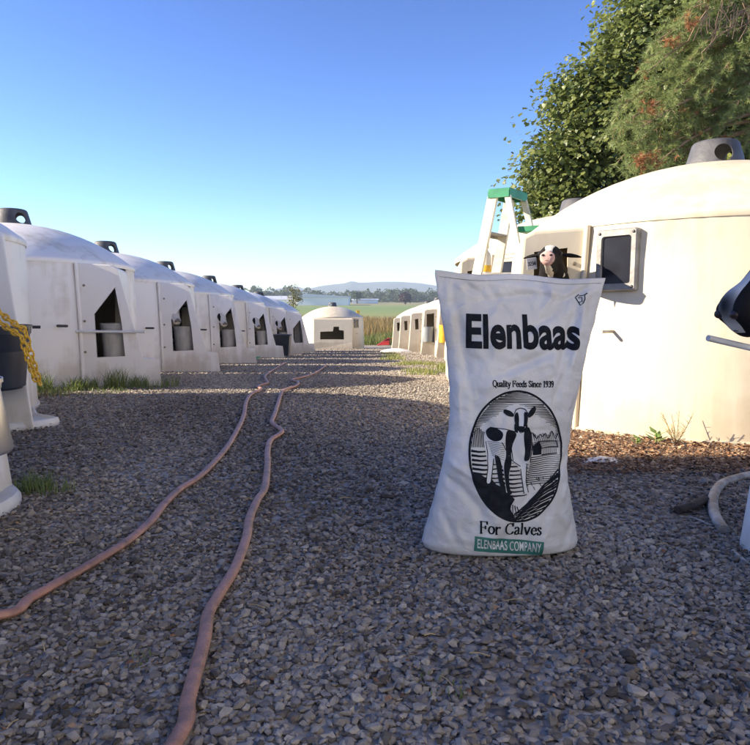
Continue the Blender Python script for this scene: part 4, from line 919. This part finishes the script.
# green mat, dark bin, red scoop, pale apron far down the lane
a, b_ = G(222, 361), G(240, 359.5)
bx = MB(); bx.box(((a + b_) / 2 + Vector((0, .15, .02))), ((b_ - a).length + .1, .5, .03), bev=.008); tag(bx.done('rubber_mat', M_GREEN, smooth=False), 'green mat lying at the foot of a left hutch', 'mat')
p = G(287, 356); t = thing('dark_bin', 'dark square bin at the end of the left row', 'bin', (p.x - .1, p.y, zf(p.y)))
b = MB(); b.lathe([(0, 0), (.20, 0), (.25, .42), (0, .42)], 4, M=Matrix.Rotation(PI / 4, 4, 'Z')); b.done('bin_body', M_NAVY, t, smooth=False)
b = MB(); b.box((0, 0, .435), (.38, .38, .03), bev=.008); b.done('bin_lid', M_RUB, t, smooth=False)
p = G(381, 346); t = thing('scoop', 'red plastic scoop lying tilted by the far right hutches', 'scoop', (p.x, p.y, zf(p.y)))
b = MB()
for f in (((-.15, -.1, .02), (.32, -.1, .05), (.32, .1, .33), (-.15, .1, .04)),): b.b.faces.new([b.b.verts.new(c) for c in f])
b.b.faces.new([b.b.verts.new(c) for c in ((.32, -.1, .05), (.36, .2, .06), (.32, .1, .33))]); b.b.faces.new([b.b.verts.new(c) for c in ((-.15, .1, .04), (.32, .1, .33), (.36, .2, .06))])
b.done('scoop_blade', M_RED, t, smooth=False, solid=.01)
b = MB(); b.tube([(.3, .05, .2), (.5, .15, .34)], .014, 8); b.done('handle', M_RED, t)
p = G(394, 352.5); o = MB(); 
for r_, zz in ((1.0, 0), (.9, .05), (.6, .085), (0.0, .10)): pass
o.lathe([(.42, 0), (.40, .03), (.28, .07), (.12, .10), (0, .105)], 20, M=Matrix.Diagonal((1.0, .7, 1, 1))); o2 = o.done('feed_cover', M_WHITE); o2.location = (p.x + .05, p.y + .1, zf(p.y)); tag(o2, 'low white cover lying on the lane before the far right hutches', 'cover')
# straw bits
b = MB()
for i in range(110):
    x = random.uniform(-1.3, 1.6); y = random.uniform(1.0, 4.5); an = random.uniform(0, PI); l_ = random.uniform(.006, .022)
    d = Vector((math.cos(an), math.sin(an), random.uniform(-.15, .15))) * l_; c = Vector((x, y, zf(y) + .016)); b.tube([c - d, c + Vector((0, 0, .003)), c + d], .0011, 4)
tag(b.done('straw', M_STRAW), 'scattered pale straw bits on the gravel', 'straw', kind='stuff')

# ================================================================== PLANTS
def blades(name, spots, m, label, cat='grass', kind='stuff'):
    """spots: list of (x, y, radius, n, height, width)"""
    out = []; tone = []
    for (x, y, r_, n, h, wd) in spots:
        a = np.random.uniform(0, 2 * PI, n); q = r_ * np.sqrt(np.random.rand(n)); px, py = x + q * np.cos(a), y + q * np.sin(a)
        hh = h * np.random.uniform(.4, 1.1, n); la = np.random.uniform(0, 2 * PI, n); lean = hh * np.random.uniform(.1, .9, n)
        dx, dy = np.cos(la), np.sin(la); z = zg(py)
        base = np.stack([px, py, z], 1); side = np.stack([-dy, dx, 0 * dx], 1) * wd / 2
        mid = base + np.stack([dx * lean * .35, dy * lean * .35, hh * .6], 1); tip = base + np.stack([dx * lean, dy * lean, hh * np.random.uniform(.75, 1.0, n)], 1)
        out.append(np.stack([base - side, base + side, mid + side * .8, mid - side * .8], 1)); out.append(np.stack([mid - side * .8, mid + side * .8, tip + side * .1, tip - side * .1], 1)); tn_ = np.random.rand(n); tone += [tn_, tn_]
    return tag(big(name, np.concatenate(out), 4, m, np.concatenate(tone)), label, cat, kind=kind)
M_GRS = leafmat('green_grass', (.08, .13, .035), (.26, .31, .10)); M_DRY = leafmat('dry_grass', (.26, .17, .06), (.55, .40, .15)); M_WEED = leafmat('yellow_weeds', (.14, .19, .04), (.38, .38, .12))
g0 = [(-2.66, 5.62, .13, 300, .17, .005), (-2.36, 5.75, .13, 260, .12, .005), (-2.12, 5.85, .09, 170, .19, .005), (-1.97, 5.98, .08, 120, .12, .005), (-2.5, 5.35, .25, 220, .07, .004), (-1.82, 5.85, .12, 70, .09, .004), (-2.85, 5.4, .16, 260, .16, .005), (-2.2, 5.5, .3, 170, .05, .004), (-1.72, 6.0, .07, 50, .12, .005), (-2.3, 5.9, .35, 200, .07, .004)]
blades('grass_patch', g0, M_GRS, 'green grass growing at the foot of the near left hutch')
p = G(35, 492); blades('grass_tuft', [(p.x, p.y, .06, 150, .08, .0035), (p.x + .08, p.y - .02, .06, 60, .06, .003)], M_GRS, 'small green grass tuft beside the round base rim')
p = G(135, 660); q = G(440, 690)
blades('sprouting_grass', [(p.x, p.y, .03, 18, .02, .003), (q.x, q.y, .05, 24, .02, .003), (-.1, 2.1, .04, 10, .025, .002)], M_GRS, 'tiny sprouts of grass between the stones in the foreground')
blades('weeds', [(random.uniform(.75, 1.25), 9.0 + random.uniform(-.6, .2), .18, 160, .10, .006) for _ in range(6)] + [(random.uniform(.35, .9), 7.9 + random.uniform(-.4, 2.8), .18, 150, .07, .006) for _ in range(9)] + [(random.uniform(.2, .4), 12 + random.uniform(0, 7), .2, 90, .07, .009) for _ in range(8)], M_WEED, 'yellow green weeds at the foot of the far right hutches')
blades('dead_weeds', [(-3.1 + random.uniform(0, 1.2), 5.3 + random.uniform(-.4, .4), .12, 18, .1, .004) for _ in range(5)], M_DRY, 'dry pale stalks among the grass by the near left hutch')
# small broad leaved weeds at the cream hutch
def leafy(px, py, h, label):
    p = G(px, py); t = thing('weed', label, 'weed', (p.x, p.y, zf(p.y)))
    b = MB()
    for k in range(7):
        a = k * 2.4; z = h * (.3 + .1 * k); d = Vector((math.cos(a), math.sin(a), .5)); c = Vector((0, 0, z * .6)); l_ = h * .55
        sd_ = Vector((-math.sin(a), math.cos(a), 0)) * l_ * .28
        b.b.faces.new([b.b.verts.new(x) for x in (c, c + d * l_ * .4 + sd_, c + d * l_, c + d * l_ * .4 - sd_)])
    b.done('leaves', mat('weed_leaf', (.16, .26, .05), (.1, .18, .03), 30, .5), t, smooth=False, recalc=False, solid=.001)
    b = MB(); b.tube([(0, 0, 0), (0, 0, h * .6)], .003, 6); b.done('stem', mat('weed_leaf', (0, 0, 0)), t)
leafy(637, 446, .06, 'lower broad leaved weed at the foot of the cream hutch'); leafy(656, 446, .10, 'taller broad leaved weed at the foot of the cream hutch')
p = G(675, 446); b = MB()
for k in range(16):
    a = random.uniform(0, 2 * PI); l_ = random.uniform(.06, .17); d = Vector((math.cos(a) * .5, math.sin(a) * .3, 1)).normalized()
    s0 = Vector((p.x, p.y, zf(p.y))); e1 = s0 + d * l_; b.tube([s0, s0 + d * l_ * .5 + Vector((.004, 0, 0)), e1], .0012, 4)
    for j in range(4): b.tube([s0 + d * l_ * (.4 + .15 * j), s0 + d * l_ * (.4 + .15 * j) + Vector((random.uniform(-.025, .025), random.uniform(-.01, .01), .018))], .0008, 4)
tag(b.done('dry_weed', mat('dry_stalk', (.45, .36, .16), None, 9, .8)), 'thin dry branching weed against the cream hutch wall', 'weed')

# ================================================================== TREES
def leaf_poly(c, s, n_, up=None, shape='maple'):
    n = len(c); N = n_ / np.linalg.norm(n_, axis=1)[:, None]
    t = np.random.normal(size=(n, 3)); t -= (t * N).sum(1)[:, None] * N; t /= np.linalg.norm(t, axis=1)[:, None]; b = np.cross(N, t)
    if shape == 'maple': P2 = np.array([[0, -.5], [.28, -.3], [.55, -.05], [.27, .12], [.3, .42], [0, .62], [-.3, .42], [-.27, .12], [-.55, -.05], [-.28, -.3]])
    else: P2 = np.array([[0, -.6], [.25, -.1], [0, .6], [-.25, -.1]])
    bend = np.abs(P2[:, 0]) * -.25
    return c[:, None] + (t[:, None] * P2[None, :, :1] + b[:, None] * P2[None, :, 1:] + N[:, None] * bend[None, :, None]) * s[:, None, None]
def crown(lobes, per_m2, size, jit=.35, cluster=14, cr=.28, shape='maple'):
    cs = []; ns = []; tone = []
    for (x, y, z, r_) in lobes:
        nc = int(4 * PI * r_ * r_ * per_m2 / cluster)
        d = np.random.normal(size=(nc, 3)); d /= np.linalg.norm(d, axis=1)[:, None]
        rad = r_ * (1 - np.abs(np.random.normal(0, jit * .6, nc)).clip(0, .8) + .10 * np.sin(d[:, 0] * 9 + x) * np.cos(d[:, 2] * 8 + z))
        c = np.array([x, y, z]) + d * rad[:, None] * np.array([1, 1, .92]); ct = np.random.rand(nc)
        off = np.random.normal(size=(nc, cluster, 3)) * cr * np.array([1, 1, .55]); off[..., 2] -= (off[..., 0] ** 2 + off[..., 1] ** 2) * .6
        cs.append((c[:, None] + off).reshape(-1, 3)); nn = np.repeat(d[:, None], cluster, 1) * .7 + np.array([0, -.1, .75]) + np.random.normal(size=(nc, cluster, 3)) * .5
        ns.append(nn.reshape(-1, 3)); tone.append(np.clip(np.repeat(ct, cluster) * .6 + np.random.rand(nc * cluster) * .4, 0, 1))
    c = np.concatenate(cs); n_ = np.concatenate(ns); s = size * np.random.uniform(.65, 1.25, len(c))
    return leaf_poly(c, s, n_, shape=shape), np.concatenate(tone)
M_MAPLE = leafmat('maple_leaf', (.05, .085, .022), (.24, .27, .07), .45, .4)
lobes = [(3.0, 12, 2.75, .62), (3.25, 11.8, 1.9, .7), (2.9, 12, 2.15, .5), (3.55, 12, 3.5, .75), (3.35, 12.1, 4.0, .45), (3.85, 12, 4.3, .55), (4.55, 12.1, 4.9, .7), (4.75, 12.3, 5.6, .6), (4.5, 12, 3.2, 1.4), (5.2, 12.3, 4.8, 1.5), (6.2, 12.5, 3.2, 1.8), (6.6, 12, 5.5, 1.9),
         (5.2, 12.5, 6.4, 1.0), (8, 13, 4.5, 2.3), (7.5, 13, 7.5, 2.3), (5.8, 12.5, 7.4, 1.5), (4.2, 12.6, 1.5, 1.0), (5.4, 12.7, 1.4, 1.2), (7, 12.8, 1.7, 1.3), (9, 13.2, 2.0, 1.5), (3.5, 12.4, 2.6, .9)]
mt = thing('maple_tree', 'dark leafy maple tree behind the cream hutch', 'tree', (6.6, 13, zf(13)))
V_, T_ = crown(lobes, 520, .082, jit=.34, cr=.22); V_ -= np.array([6.6, 13, zf(13)])
big('crown', V_, 10, M_MAPLE, T_, mt)
b = MB(); b.tube([(0, 0, -.1), (.05, 0, 1.2), (0, 0, 2.8), (-.2, 0, 5), (-.3, 0, 7.5)], [.34, .27, .23, .16, .06], 14)
for (x, y, z, r_) in lobes[:20]:
    e = Vector((x - 6.6, y - 13, z - zf(13))); s0 = Vector((0, 0, max(1.0, e.z * .55))); b.tube([s0, s0.lerp(e, .5) + Vector((0, 0, .25)), e], [.09, .06, .02], 8)
b.done('trunk', M_BARK, mt)
# pine with drooping boughs
pt = thing('pine_tree', 'lighter green pine with drooping boughs and rusty clusters hanging over the cream hutch', 'tree', (5.7, 9.5, zf(9.5)))
b = MB(); b.tube([(0, 0, -.1), (0, 0, 3), (.1, 0, 6), (.1, 0, 8.5)], [.24, .19, .12, .04], 12)
tw_t, tw_d, dead_t, dead_d = [], [], [], []
rp = random.Random(5); base = Vector((5.7, 9.5, zf(9.5)))
bt_ = MB()
targets = []
for (px, py, Y) in [(614, 130, 9), (622, 105, 8.9), (628, 150, 9.1), (634, 182, 9), (640, 95, 9.2), (650, 70, 9), (655, 165, 8.8), (645, 125, 8.7), (660, 40, 9.1), (668, 140, 9), (680, 20, 9), (675, 90, 8.8), (690, 60, 8.9), (690, 120, 8.9), (700, 100, 9), (705, 30, 9.1), (715, 80, 8.8), (720, 125, 9), (735, 60, 9), (740, 100, 8.8), (748, 140, 9), (755, 30, 9), (655, 55, 9.4), (630, 165, 8.9), (642, 180, 9.1), (725, 10, 9.2), (765, 80, 9), (700, 75, 9.3), (665, 110, 9.3), (637, 140, 9.3), (622, 125, 9.3), (760, 120, 9.2), (745, 80, 9.4), (712, 52, 9.4),(640,160,9.3),(672,60,9.3),(685,150,9.3)]:
    targets.append(P(px, py, Y) - base)
for e in targets:
    s0 = Vector((0, 0, e.z + rp.uniform(.5, 1.2))); ctrl = s0.lerp(e, .6) + Vector((0, 0, .45))
    pts = [(s0 * (1 - q) ** 2 + ctrl * 2 * q * (1 - q) + e * q * q) for q in np.linspace(0, 1, 9)]
    bt_.tube(pts, list(np.linspace(.035, .006, 9)), 6)
    for q in np.linspace(.50, 1, 13):
        c = s0 * (1 - q) ** 2 + ctrl * 2 * q * (1 - q) + e * q * q; tng = (ctrl - s0) * (1 - q) + (e - ctrl) * q; tng.normalize()
        for s_ in range(3):
            dr = (tng * .8 + Vector((rp.uniform(-.7, .7), rp.uniform(-.9, .9), rp.uniform(-.6, .45)))).normalized(); l_ = rp.uniform(.10, .34) * (1.2 - .4 * q)
            bt_.tube([c, c + dr * l_], .0035, 4)
            for k in range(3):
                tp = c + dr * l_ * (.45 + .28 * k) + Vector((rp.uniform(-.03, .03),) * 3)
                (tw_t if rp.random() > .035 else dead_t).append(tp); (tw_d if len(tw_d) < len(tw_t) else dead_d).append(dr + Vector((0, 0, .25)))
for i in range(45):                                   # bare reddish twigs at the top right
    c = P(rp.uniform(700, 760), rp.uniform(-5, 22), 8.7) - base; d = Vector((rp.uniform(-.4, .25), 0, -1)).normalized(); l_ = rp.uniform(.15, .42)
    bt_.tube([c, c + d * l_ * .5 + Vector((rp.uniform(-.06, .06), 0, 0)), c + d * l_ + Vector((rp.uniform(-.12, .12), 0, 0.05))], .005, 4)
for q in ((650, 107), (638, 162), (655, 160), (673, 43), (692, 22), (640, 163)):
    for k in range(12):
        dead_t.append(P(q[0] + rp.gauss(0, 3), q[1] + rp.gauss(0, 4), 8.6) - base); dead_d.append(Vector((rp.uniform(-1, 1), rp.uniform(-1, 0), rp.uniform(-.5, .5))))
b.done('trunk', M_BARK, pt); bt_.done('boughs', mat('pine_twig', (.30, .20, .13), (.2, .13, .08), 12, .9), pt, recalc=False)
def needles(T, D, nn, ln, wd):
    T = np.array([t[:] for t in T]); D = np.array([d[:] for d in D]); D = D / np.linalg.norm(D, axis=1)[:, None]; n = len(T)
    d = D[:, None] * .75 + np.random.normal(size=(n, nn, 3)) * .55; d /= np.linalg.norm(d, axis=2)[..., None]
    s = np.cross(d, np.random.normal(size=(n, nn, 3))); s /= np.linalg.norm(s, axis=2)[..., None]
    l_ = ln * np.random.uniform(.7, 1.15, (n, nn, 1)); b0 = T[:, None] + D[:, None] * np.random.uniform(-.03, .03, (n, nn, 1))
    V = np.stack([b0 - s * wd / 2, b0 + s * wd / 2, b0 + d * l_], 2).reshape(-1, 3, 3); return V, np.clip(np.repeat(np.random.rand(n), nn) * .6 + np.random.rand(n * nn) * .4, 0, 1)
V_, T_ = needles(tw_t, tw_d, 26, .085, .0055); big('crown', V_, 3, leafmat('pine_needle', (.15, .21, .06), (.40, .46, .18), .5, .4), T_, pt)
V_, T_ = needles(dead_t, dead_d, 22, .07, .006); big('dead_clusters', V_, 3, leafmat('dead_needle', (.25, .09, .03), (.45, .22, .09), .7, .2), T_, pt)

# small young tree behind the end of the left row
yt = thing('young_tree', 'small thin tree behind the end of the left row', 'tree', (0, 0, 0)); q = P(293, 312, 22.5); yt.location = (q.x, 22.5, zf(22.5))
V_, T_ = crown([(0, 0, 1.55, .22), (.03, 0, 1.9, .15), (-.05, 0, 1.25, .18), (.12, .05, 1.65, .14)], 500, .06, cluster=8, cr=.07, shape='x'); big('crown', V_, 4, leafmat('young_leaf', (.08, .10, .03), (.28, .26, .11)), T_, yt)
b = MB(); b.tube([(0, 0, 0), (.02, 0, 1.0), (0, 0, 1.95)], [.03, .02, .008], 8); b.done('trunk', M_BARK, yt)
q = P(358, 330, 28.5); ps = thing('marker_post', 'thin post with yellow top at the edge of the dry field', 'post', (q.x, 28.5, zf(28.5)))
b = MB(); b.box((0, 0, .55), (.05, .05, 1.1)); b.done('shaft', M_OLDW, ps, smooth=False)
b = MB(); b.box((0, 0, 1.25), (.13, .06, .32), bev=.01); b.done('yellow_top', M_YEL, ps, smooth=False)

# ================================================================== FIELD, BARNS, WOODS, HILLS
n = 46000
def fblades(n, x0, x1, y0, y1, h, wd, tdx=0):
    y = np.random.uniform(y0, y1, n); x = np.random.uniform(x0, x1, n) ; hh = h * np.random.uniform(.5, 1.15, n) * (1 + .25 * np.sin(x * 1.3 + y * .4)); a = np.random.uniform(0, 2 * PI, n)
    base = np.stack([x, y, zg(y) - .03], 1); s = np.stack([np.cos(a), np.sin(a) * .3, 0 * a], 1) * wd / 2; tip = base + np.stack([np.random.normal(0, .2, n) * hh, np.random.normal(0, .2, n) * hh, hh], 1)
    mid = base * .4 + tip * .6
    tn_ = np.random.rand(n)
    return np.concatenate([np.stack([base - s, base + s, mid + s, mid - s], 1), np.stack([mid - s, mid + s, tip + s * .15, tip - s * .15], 1)]), np.concatenate([tn_, tn_])
V_, T_ = fblades(36000, -6, 9, 31.5, 60, .75, .04); tag(big('dry_grass', V_, 4, M_DRY, T_), 'tall straw coloured grass in the field past the lane end', 'dry grass', kind='stuff')
V_, T_ = fblades(7000, -5, 6, 29.6, 32.5, .5, .035); tag(big('rough_grass', V_, 4, M_WEED, T_), 'grey green rough grass along the near edge of the field', 'grass', kind='stuff')
def at(px, Y, z=None): return Vector(((px - CX) / F * (Y * math.cos(PITCH)), Y, zf(Y) if z is None else z))
M_GH = mat('greenhouse_skin', (.85, .84, .82), (.75, .74, .72), .2, .4); M_GHR = mat('greenhouse_roof', (.55, .58, .62), (.5, .52, .56), .3, .4)
def barn(px0, px1, Y, h, rh, dep, label, name='greenhouse'):
    a, b_ = at(px0, Y), at(px1, Y); L_ = b_.x - a.x; t = thing(name, label, 'greenhouse', ((a.x + b_.x) / 2, Y, zf(Y)), 0, 'long greenhouses across the field')
    bx = MB(); bx.box((0, dep / 2, h / 2), (L_, dep, h)); bx.done('wall', M_GH, t, smooth=False)
    r_ = MB(); vs = [r_.b.verts.new(c) for c in ((-L_ / 2 - .3, -.3, h), (L_ / 2 + .3, -.3, h), (L_ / 2 + .3, dep + .3, h), (-L_ / 2 - .3, dep + .3, h), (-L_ / 2 - .3, dep / 2, h + rh), (L_ / 2 + .3, dep / 2, h + rh))]
    for f in ((0, 1, 5, 4), (2, 3, 4, 5), (1, 2, 5), (3, 0, 4), (0, 3, 2, 1)): r_.b.faces.new([vs[i] for i in f])
    r_.done('roof', M_GHR, t, smooth=False); return t
barn(236, 312, 262, 2.0, 1.3, 12, 'long low white greenhouse across the field, at left')
t = thing('greenhouse', 'white gabled greenhouse across the field, right of the long one', 'greenhouse', at(323, 250), 0, 'long greenhouses across the field')
b = MB(); b.box((0, 9, 1.3), (17.5, 18, 2.6)); b.done('wall', M_GH, t, smooth=False)
b = MB(); vs = [b.b.verts.new(c) for c in ((-9, -.3, 2.6), (9, -.3, 2.6), (9, 18, 2.6), (-9, 18, 2.6), (-6, -.3, 4.0), (-6, 18, 4.0), (9, -.3, 3.1), (9, 18, 3.1))]
for f in ((0, 1, 6, 4), (3, 2, 7, 5), (4, 6, 7, 5), (0, 4, 5, 3), (1, 2, 7, 6), (0, 3, 2, 1)): b.b.faces.new([vs[i] for i in f])
b.done('roof', M_GHR, t, smooth=False)
barn(352, 378, 330, 1.6, .6, 8, 'small pale greenhouse strip near the far woods')
M_WOOD = leafmat('far_foliage', (.03, .055, .02), (.08, .11, .04), .8, .1)
cs, ss, ts = [], [], []
rw = np.random.RandomState(3)
for i in range(230):
    Y = rw.uniform(400, 470); x = rw.uniform(-150, 90); h = rw.uniform(5.0, 9.0) * (1.15 if x < -40 else .95); wdt = rw.uniform(2.2, 4.5); k = 170
    d = rw.normal(size=(k, 3)); d /= np.linalg.norm(d, axis=1)[:, None]; d *= rw.uniform(.5, 1, (k, 1)) ** .5
    cs.append(np.stack([x + d[:, 0] * wdt * (1 - .35 * d[:, 2]), Y + d[:, 1] * wdt, -1 + h * .52 + d[:, 2] * h * .5], 1)); ss.append(rw.uniform(.6, 1.5, k)); ts.append(np.full(k, rw.rand()) * .7 + rw.rand(k) * .3)
c = np.concatenate(cs); V_ = leaf_poly(c, np.concatenate(ss), rw.normal(size=c.shape) + np.array([0, -.6, .6]), shape='x')
tag(big('distant_woods', V_, 4, M_WOOD, np.concatenate(ts)), 'band of distant trees along the far edge of the fields', 'woods', kind='stuff')
def ftree(px, Y, h, wd, m, name, label):
    p = at(px, Y); t = thing(name, label, 'tree', p); V_, T_ = crown([(0, 0, h * .6, wd), (wd * .3, 0, h * .5, wd * .7), (-wd * .35, 0, h * .52, wd * .7)], 14, .8, cluster=8, cr=.5, shape='x'); big('crown', V_, 4, m, T_, t)
    b = MB(); b.tube([(0, 0, 0), (0, 0, h * .6)], [.3, .15], 8); b.done('trunk', M_BARK, t)
ftree(405, 300, 5.6, 2.1, leafmat('purple_leaf', (.03, .012, .02), (.08, .03, .045)), 'plum_tree', 'round dark purple tree at the far field edge')
ftree(357, 330, 7.5, 1.6, M_WOOD, 'tall_tree', 'narrow taller green tree above the far field')
# low shrubs at field edge
def hill(name, Y, dep, prof, m):
    xs = np.linspace(-900, 900, 181); v = []; zb = -3
    for j, (dy, k) in enumerate(((0, 0), (.15, .45), (.35, .85), (.5, 1), (1, .0))):
        for x in xs:
            px = CX + x / Y * F; h = float(np.interp(px, [q[0] for q in prof], [q[1] for q in prof])) / F * Y
            h += 1.5 * noise.noise(Vector((x * .02, j, Y)))+ 4 * noise.noise(Vector((x * .006, j * .7, Y)))
            v.append((x, Y + dy * dep, zb + max(0, h + 3) * k))
    nx = len(xs); f = [(j * nx + i, j * nx + i + 1, (j + 1) * nx + i + 1, (j + 1) * nx + i) for j in range(4) for i in range(nx - 1)]
    return tag(raw(name, v, f, m, smooth=True), kind='structure')
M_HILL = mat('forested_hill', (.055, .085, .05), (.03, .05, .03), .02, .95, 1, .15)
hill('hills', 1900, 380, [(-400, 3), (100, 3), (220, 4), (262, 11), (288, 15), (300, 12), (320, 16), (340, 18), (350, 21), (357, 19), (370, 19.5), (385, 20), (402, 19.5), (425, 18), (440, 16), (500, 8), (560, 9), (800, 6), (1200, 4)], M_HILL)

# unseen shed added out of frame on the left to shade the bag
sh = thing('shade_shed', 'unseen white shed added beyond the left edge to cast shade', 'shed', (-7.2, -1.10, zf(0)))
b = MB(); b.box((0, 0, 1.5), (4.0, 7.3, 3.0)); b.done('wall', M_WHITE, sh, smooth=False)
b = MB(); vs = [b.b.verts.new(c) for c in ((-2.2, -3.75, 3.0), (2.2, -3.75, 3.0), (2.2, 3.75, 3.0), (-2.2, 3.75, 3.0), (0, -3.75, 4.3), (0, 3.75, 4.3))]
for f in ((1, 2, 5, 4), (3, 0, 4, 5), (0, 1, 4), (2, 3, 5), (0, 3, 2, 1)): b.b.faces.new([vs[i] for i in f])
b.done('roof', M_VENT, sh, smooth=False)
b = MB(); b.box((-.1, 4.33, 1.22), (4.0, 1.30, 2.44)); b.done('shade_wing', M_WHITE, sh, smooth=False)  # lower wing added to stretch the cast shade along the lane
b = MB(); b.box((2.01, 1.2, 1.0), (.04, .95, 2.0)); b.done('door', M_GREEN, sh, smooth=False)

# barn-shaped reflector added behind the viewer, bounces sunlight onto bag and gravel
bounce_barn = thing('barn', 'white barn-shaped bounce reflector added behind the viewer', 'barn', (3.6, -5.6, zf(0)), math.atan2(7.5, 8.5))
b = MB(); b.box((0, -3.0, 3.4), (12, 6.0, 6.8)); b.done('wall', M_WHITE, bounce_barn, smooth=False)
b = MB(); vs = [b.b.verts.new(c) for c in ((-6.2, .25, 6.8), (6.2, .25, 6.8), (6.2, -6.25, 6.8), (-6.2, -6.25, 6.8), (-6.2, -3, 8.6), (6.2, -3, 8.6))]
for f in ((0, 1, 5, 4), (2, 3, 4, 5), (1, 2, 5), (3, 0, 4), (0, 3, 2, 1)): b.b.faces.new([vs[i] for i in f])
b.done('roof', M_VENT, bounce_barn, smooth=False)
b = MB(); b.box((3.5, .02, 1.2), (1.1, .05, 2.4)); b.done('door', M_GREEN, bounce_barn, smooth=False)

# ================================================================== HAZE
hm = bpy.data.materials.new('haze'); hm.use_nodes = True; hn = hm.node_tree; hn.nodes.clear()
pv = hn.nodes.new('ShaderNodeVolumePrincipled'); ho = hn.nodes.new('ShaderNodeOutputMaterial'); hn.links.new(pv.outputs[0], ho.inputs['Volume'])
pv.inputs['Color'].default_value = (.72, .84, 1, 1); pv.inputs['Density'].default_value = .00042; pv.inputs['Anisotropy'].default_value = .1
b = MB(); b.box((0, 1150, 31), (4700, 2430, 67)); tag(b.done('haze', hm, smooth=False), 'thin blue haze over the far fields and hills', 'haze', kind='stuff')
